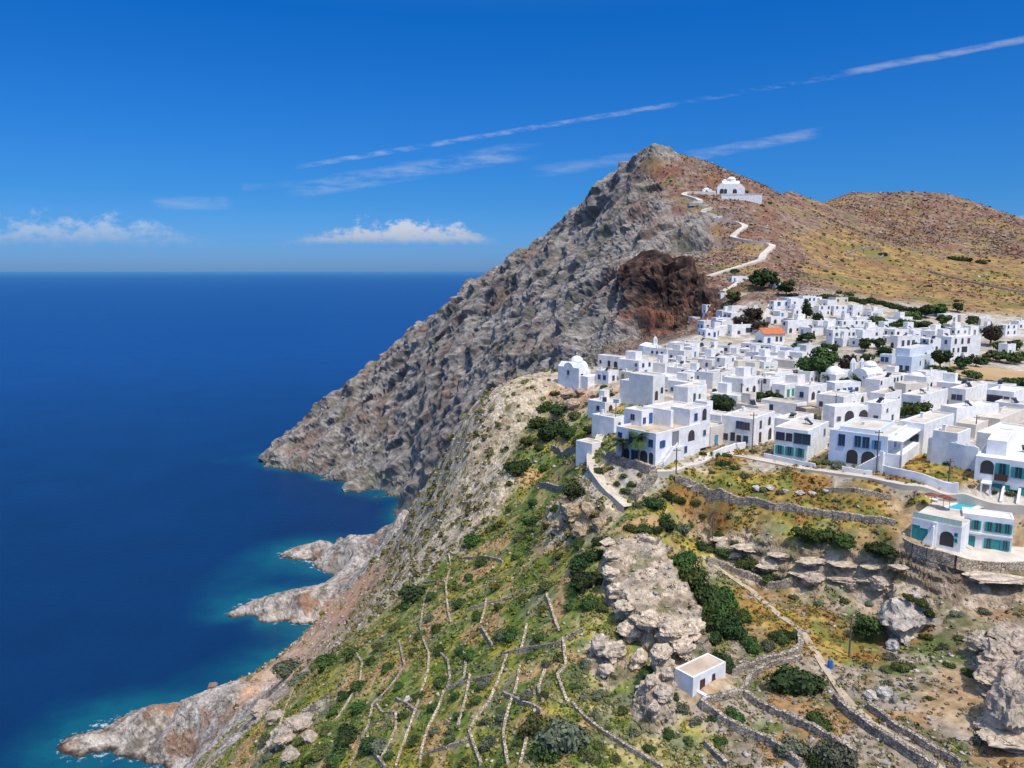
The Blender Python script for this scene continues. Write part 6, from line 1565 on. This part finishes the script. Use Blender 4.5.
RW = [
 ([(702,704),(722,699),(741,695),(746,686),(752,676),(767,667),(801,659)], 0.7, .7, 'curved terrace wall leading up from the little chapel'),
 ([(730,674),(745,668),(764,661),(790,656),(801,648),(799,634)], 0.7, .8, 'hooked terrace wall below the thicket behind the chapel'),
 ([(745,697),(764,710),(780,717),(797,725),(827,740),(858,760)], 1.0, .7, 'tall pale capped retaining wall below the walled plot'),
 ([(700,706),(713,714),(725,724),(737,731),(752,737),(767,744),(782,753),(800,768)], 1.0, .7, 'lower retaining wall running from the chapel to the bottom edge'),
 ([(836,702),(850,716),(866,727),(880,738),(910,757),(936,772)], 1.0, .9, 'rough dark retaining wall under the footpath'),
 ([(869,708),(895,729),(925,747),(962,768)], .8, .7, 'low stone wall along the right side of the footpath'),
 ([(707,562),(725,567),(741,575),(758,581),(771,588),(784,586),(797,582)], .9, .8, 'low stone wall following the upper footpath under the cliff band'),
 ([(675,480),(690,484),(703,488),(726,497),(749,502),(775,510),(782,508),(800,512),(818,515),(840,518),(858,520),(875,523),(894,526)], 1.0, .9, 'long rough stone wall holding up the dry grass field'),
 ([(825,491),(845,491),(861,493),(891,498)], .7, .7, 'low rubble wall inside the dry grass field'),
 ([(603,457),(612,461),(630,467),(645,472),(655,475)], 1.5, .8, 'tall grey stone wall under the corner house'),
 ([(655,476),(648,484),(640,492),(633,500)], 1.3, 1.6, 'sloping stone ramp wall below the corner house'),
 ([(552,449),(560,452),(572,453),(580,450)], 1.3, .8, 'low old stone wall inside the seaward thicket'),
 ([(540,487),(552,488),(566,488)], 1.0, .8, 'short old stone wall below the large round bush'),
 ([(640,540),(655,545),(672,548)], .5, .6, 'thin wall at the head of the long outcrop'),
 ([(705,745),(715,755),(728,768)], .7, .6, 'short wall at the bottom edge under the chapel'),
]
for pts, h_, w_, lab in RW: stone_wall(pts, h_, w_, lab)
WW = [
 ([(713,458),(722,454),(735,450),(745,448)], 1.3, .3, 'white garden wall of the corner garden beside the road'),
 ([(764,457),(790,463),(815,468)], .8, .25, 'low white wall in front of the turquoise shuttered house'),
 ([(880,472),(900,477),(928,484),(958,491)], 1.4, .3, 'white plot wall along the road in front of the grassy plot'),
 ([(927,462),(945,465),(962,469),(977,472)], 4.2, .35, 'long tall grey white wall behind the grassy plot'),
 ([(690,453),(700,448),(712,446)], 1.2, .3, 'short white wall right of the corner house'),
 ([(842,470),(858,473),(872,475)], .7, .25, 'low white wall in front of the pale blue house'),
]
for pts, h_, w_, lab in WW: stone_wall(pts, h_, w_, lab, white_wall, 'garden_wall', .02, cat='garden wall', sink=1.0)
HW = [([(845,255),(858,250),(872,247),(884,250)], 'thin stone wall bounding the upper edge of the green hillside plot'), ([(845,256),(862,258),(880,259),(886,254)], 'thin stone wall bounding the lower edge of the green hillside plot'),
      ([(862,238),(890,245),(925,252),(950,257)], 'thin field wall slanting down the hill towards the right'), ([(930,272),(960,280),(990,287),(1024,293)], 'field wall between the yellow hillside fields')]
for pts, lab in HW: stone_wall(pts, 1.1, 1.2, lab, dry_stone)

# field of the grassy plot and of the bare tan ground, laid on the shelf
def sheet(name, pxs, mat, lift, label):
    pts = [at(*p) for p in pxs]; mb = MB(); mb.quad([(p.x, p.y, smooth_z(p.x, p.y) + lift) for p in pts])
    o = mb.build(name, mat); tag(o, label, kind='structure')
tan_m = noisy_mat('bare_tan_soil', (.40, .26, .13), (.50, .34, .18), .06, .95)
grass_m = noisy_mat('dry_plot_grass', (.16, .15, .035), (.30, .21, .065), .7, .95)
sheet('bare_field', [(950,364), (1024,372), (1060,377), (1060,386), (1020,383), (985,381), (960,376), (950,370)], tan_m, .25, 'bare tan field behind the village at the right')
sheet('grassy_plot', [(889,471), (922,461), (972,474), (958,487), (920,481)], grass_m, .32, 'dry grassy plot between the white walls')

# poles
pole_m = noisy_mat('weathered_pole_wood', (.10, .075, .06), (.19, .15, .12), 3)
def pole(px, py, hpx, label, lamp=False):
    h = at(px, py); m = mpp(h); H = hpx * m
    t = empty('utility_pole', h); tag(t, label, 'utility pole'); r0 = .13 if h.y < 200 else .2
    MB().tube((0, 0, -.5), (0, 0, H), r0, r0 * .75, 8).build('post', pole_m, t)
    MB().box(-.7, -.06, H - .55, .7, .06, H - .43).build('crossarm', pole_m, t)
    mb = MB()
    for x in (-.6, 0, .6): mb.tube((x, 0, H - .43), (x, 0, H - .25), .05, .04, 6)
    mb.build('insulators', paint['grey'], t)
    if lamp: MB().box(-.6, -.35, H - .3, .6, .35, H + .25).build('lamp_box', paint['sky'], t)
for a in [(676,475,28,'wooden pole at the road end in front of the corner house'), (615.5,430,30,'pole carrying a blue box at the head of the staircase path',True), (752,453,41,'tall pole at the corner of the brown windowed house'), (876,475,46,'tall dark pole in front of the pale blue house'),
          (948,488,30,'slim pole standing in front of the grassy plot wall'), (975,437,22,'pole between the bare cube house and the long hall'), (849,657,42,'lone pole in the ravine beside the leaning tree'), (712,548,40,'pole on the slope under the dry grass field'),
          (656.5,404,24,'pole beside the tall blank wall house'), (761,398,18,'pole in the middle lane left of the red door house'), (741,398,15,'short pole left of the middle lane trees'), (835,418,24,'pole beside the white house with two big arches'), (554,570,30,'slim pole on the terraces below the large round bush')]: pole(*a)
# small blue barrel beside the footpath
h = at(830, 668); m = mpp(h); t = empty('barrel', h); tag(t, 'small bright blue barrel beside the footpath in the ravine', 'barrel')
r_ = 2.6 * m; MB().tube((0, 0, -.1), (0, 0, 7.5 * m), r_, r_, 14).tube((0, 0, 2 * m), (0, 0, 2.5 * m), r_ * 1.06, r_ * 1.06, 14).tube((0, 0, 5 * m), (0, 0, 5.5 * m), r_ * 1.06, r_ * 1.06, 14).build('drum', noisy_mat('blue_plastic', (.03, .15, .42), (.05, .20, .50), 2, .5), t)
MB().tube((0, 0, 7.5 * m + .002), (0, 0, 8.1 * m), r_ * .9, r_ * .9, 14).build('lid', paint['blue'], t)

# ------------------------------------------------------------------ boulders
rock_m, nt, b = new_mat('limestone_boulder')
at__ = N(nt, 'ShaderNodeAttribute', attribute_name='col'); geo = N(nt, 'ShaderNodeNewGeometry'); nz = N(nt, 'ShaderNodeTexNoise', Scale=1.6, Detail=9, Roughness=.65); nt.links.new(geo.outputs['Position'], nz.inputs['Vector'])
mr = N(nt, 'ShaderNodeMapRange'); mr.inputs['From Min'].default_value = .3; mr.inputs['From Max'].default_value = .7; mr.inputs['To Min'].default_value = .6; mr.inputs['To Max'].default_value = 1.35; nt.links.new(nz.outputs['Fac'], mr.inputs['Value'])
vm = N(nt, 'ShaderNodeVectorMath', operation='SCALE'); nt.links.new(at__.outputs['Color'], vm.inputs[0]); nt.links.new(mr.outputs[0], vm.inputs['Scale']); nt.links.new(vm.outputs[0], b.inputs['Base Color'])
bp = N(nt, 'ShaderNodeBump', Strength=.7, Distance=.35); nt.links.new(nz.outputs['Fac'], bp.inputs['Height']); nt.links.new(bp.outputs['Normal'], b.inputs['Normal'])
def boulder(px, py, rx, ry, label, group=None, tone=(.50, .41, .31), depth=1.0, name='boulder', seed=None, Y=None, lay=.4):
    h = at(px, py) if Y is None else Vector(P(px, py, Y)); m = mpp(h); sd0 = seed or int(px * 3 + py)
    bm = bmesh.new(); bmesh.ops.create_icosphere(bm, subdivisions=5 if rx > 12 else 4, radius=1); v = np.array([q.co for q in bm.verts])
    # facets: cut by random planes, then ledges and cracks
    r = np.random.RandomState(sd0)
    for _ in range(16):
        n = r.normal(size=3); n /= np.linalg.norm(n); d = r.uniform(.55, .80); s = v @ n - d; v = v - np.where(s > 0, s, 0)[:, None] * n
    v[:, 2] = np.minimum(v[:, 2], .62 + .1 * v[:, 0])
    v = v * (1 + .17 * fbm(v * 1.8 + sd0, 6, .6)[:, None] - .10 * (1 - smooth(0, .08, np.abs(noise3(v * 1.7 + sd0 * .3))))[:, None])
    if lay: v[:, :2] *= (1 + .10 * np.sign(np.sin(v[:, 2] * 9 + 1.2 * noise3(v * 1.5))) * lay)[:, None]
    sc = np.array([rx * m, rx * m * depth, ry * m]); c_ = .75 + .5 * np.clip(.5 + fbm(v * 3 + sd0, 3), 0, 1)
    for q, p in zip(bm.verts, v * sc): q.co = p
    me = bpy.data.meshes.new(name); bm.to_mesh(me); bm.free()
    a = me.color_attributes.new('col', 'FLOAT_COLOR', 'POINT'); cc = np.ones((len(v), 4), np.float32); cc[:, :3] = np.array(tone) * c_[:, None]; a.data.foreach_set('color', cc.ravel())
    o = link(name, me, None, [rock_m]); o.location = (h.x, h.y + ry * m * .25, h.z + ry * m * .45); o.rotation_euler = (0, 0, 0); tag(o, label, 'boulder', group); return o
grey = (.34, .31, .28)
boulder(905, 640, 27, 38, 'huge grey boulder standing in the ravine with bushes on its top', tone=(.42, .37, .31), depth=.9, lay=1.3)
bg_ = col.objects['boulder']
for dx_, dz_, s_b, kd in ((.1, .98, 1.0, 'green'), (.55, .72, 1.3, 'green'), (.8, .30, 1.3, 'dark')):
    o = bpy.data.objects.new('bush', BUSH[kd, 'big', 1]); col.objects.link(o); m_ = mpp(bg_.location)
    o.location = bg_.location + Vector((27 * m_ * dx_, -.6, 38 * m_ * dz_ * .62)); o.scale = (s_b, s_b, s_b * .9); tag(o, 'green bush rooted on top of the huge grey boulder', 'bush', 'bushes on the huge grey boulder')
boulder(893, 650, 9, 9, 'small pale rock at the foot of the huge grey boulder', tone=(.46, .43, .39))
boulder(871, 699, 8, 7, 'round pale boulder left of the gravel slope', tone=(.50, .45, .38)); boulder(884, 697, 10, 8, 'pale grey boulder right next to the round one above the gravel slope', tone=(.45, .42, .38)); boulder(896, 704, 4, 9, 'thin upright rock slab at the edge of the gravel slope', tone=grey)
boulder(348, 529, 5, 6, 'upright pale rock stack on the far promontory', tone=(.45, .41, .37), lay=0)
boulder(408, 703, 5, 6, 'white rock sitting between two terrace walls', tone=(.60, .56, .50))
for i, a in enumerate([(572,520,13,14), (588,517,10,13), (560,530,9,9), (581,537,12,11), (598,531,8,12), (566,508,8,8)]): boulder(*a, 'rust stained rock in the broken crag left of the outcrop head', 'rust stained rocks of the broken crag', (.40, .30, .19))
for i, a in enumerate([(568,398,8,8), (580,396,7,7), (592,398,7,6), (602,396,6,5), (575,408,9,8), (588,405,6,6), (560,404,6,6)]): boulder(*a, 'brown rock in the tumble below the cliff edge church', 'brown rocks below the cliff edge church', (.42, .31, .21))
for i, a in enumerate([(632,640,14,14), (652,630,16,15), (672,640,18,16), (692,636,15,13), (660,660,14,14), (640,668,10,15), (684,655,14,13)]): boulder(*a, 'layered cream rock block at the near end of the long outcrop', 'rock blocks at the end of the long outcrop', (.56, .45, .33), lay=1.2)
for i, a in enumerate([(600,655,12,16), (614,660,13,14), (606,675,9,9), (650,690,8,14), (664,700,9,14), (655,715,8,11), (668,680,7,10)]): boulder(*a, 'weathered grey cream rock left of the little chapel', 'weathered rocks left of the chapel', (.50, .41, .31), lay=.8)
for i, a in enumerate([(1000,664,20,17), (1018,652,18,16), (1008,694,26,28), (1030,705,26,42), (985,650,13,11), (1018,738,30,44), (1000,640,14,9)]): boulder(*a, 'layered grey rock of the crag at the right edge', 'layered rocks of the right edge crag', (.42, .34, .26), lay=1.4)
for i, a in enumerate([(1006,652,26,7), (1014,668,30,7), (1008,686,28,8), (1016,704,32,8), (1010,724,30,9), (1018,746,34,10), (990,646,16,5)]): boulder(*a, 'flat tan rock bed of the layered crag at the right edge', 'flat rock beds of the right edge crag', (.50, .40, .29), lay=1.0, depth=.7, name='rock_ledge')
for i, a in enumerate([(722,541,16,3.5), (750,549,18,4), (782,557,19,4), (815,563,19,4.5), (846,566,18,4), (875,568,17,4), (903,569,15,4), (738,557,15,3.5), (772,568,18,4), (806,577,18,4), (840,580,16,3.5), (870,582,16,3.5)]): boulder(*a, 'long flat tan ledge of the cliff band below the field', 'flat ledges of the cliff band below the field', (.52, .42, .31), lay=.8, depth=.55, name='rock_ledge')
for i, a in enumerate([(250,654,6,4), (243,663,6,3.5), (238,671,8,6), (225,680,9,6), (212,688,6,4), (260,648,5,3.5)]): boulder(*a, 'dark wet rock in the shallows below the orange scree', 'rocks in the shallows below the scree', (.22, .15, .12))
for i, a in enumerate([(285,745,14,14), (300,730,16,12), (290,762,12,12), (275,722,12,9), (310,742,10,9), (262,712,12,9)]): boulder(*a, 'broken tan rock on the seaward rim of the slope', 'broken rocks on the seaward rim', (.40, .33, .26))
for i, a in enumerate([(722,552,9,9), (768,572,12,11), (812,584,13,10), (850,588,9,8), (880,588,12,10)]): boulder(*a, 'craggy rock of the cliff band below the field', 'rocks of the cliff band below the field', (.44, .36, .28), lay=.5)
for i, a in enumerate([(690,488,4,3), (757,490,6,3.5), (770,489,5,3), (800,494,6,3), (812,495,5,3), (826,492,5,3), (785,492,4,2.5)]): boulder(*a, 'pale stone lying in the dry grass field', 'pale stones in the dry grass field', (.46, .41, .35))

# overhanging ledge above the shallow cave below the hotel
boulder(994, 580, 38, 5, 'long flat rock ledge overhanging the dark hollow below the hotel', tone=(.52, .43, .33), depth=.40, Y=104.9, name='rock_ledge')
# more blocks along the broken left edge and on the top of the long outcrop
for i, a in enumerate([(612,560,10,8), (610,578,10,10), (616,596,10,11), (628,612,12,10), (642,626,12,9), (608,545,9,5)]): boulder(*a, 'cream ledge block on the broken left edge of the long outcrop', 'ledge blocks on the left edge of the long outcrop', (.54, .44, .32), lay=1.3)
# water tanks and heaters on roofs
tank = noisy_mat('dull_tank_plastic', (.10, .10, .10), (.16, .15, .15), 2, .6)
dark_panel, _nt, _b = new_mat('dark_collector_glass'); _b.inputs['Base Color'].default_value = (.02, .025, .05, 1); _b.inputs['Roughness'].default_value = .2
k = 0
for h_ in [o for o in list(col.objects) if o.parent is None and o.name.startswith('house') and o.location.y < 330]:
    rs = random.Random(h_.name)
    if rs.random() > .34: continue
    rf = [q for q in h_.children if q.name.startswith('roof')]
    if not rf: continue
    xs = [v.co for v in rf[0].data.vertices][:8]
    x0, x1 = min(v.x for v in xs), max(v.x for v in xs); y0, y1 = min(v.y for v in xs), max(v.y for v in xs); z1 = max(v.z for v in xs)
    p = Matrix.Translation(h_.location) @ Matrix.Rotation(h_.rotation_euler.z, 4, 'Z') @ Vector((x0 + (x1 - x0) * rs.uniform(.25, .75), y0 + (y1 - y0) * rs.uniform(.25, .45), z1))
    t = empty('water_heater', p, rs.uniform(0, 6.28)); tag(t, 'dark solar water heater standing on a flat roof of the village', 'water heater', 'solar water heaters on the flat roofs')
    MB().tube((-.6, .5, 1.05), (.6, .5, 1.05), .27, .27, 10).build('tank', tank, t)
    mb = MB(); mb.quad([(-.6, -.7, .15), (.6, -.7, .15), (.6, .35, .95), (-.6, .35, .95)]); mb.quad([(-.6, -.7, .09), (.6, -.7, .09), (.6, .35, .89), (-.6, .35, .89)]); mb.build('collector', dark_panel, t)
    MB().tube((-.5, .5, 0), (-.5, .5, .85), .04, .04, 5).build('leg', tank, t); MB().tube((.5, .5, 0), (.5, .5, .85), .04, .04, 5).build('leg', tank, t)
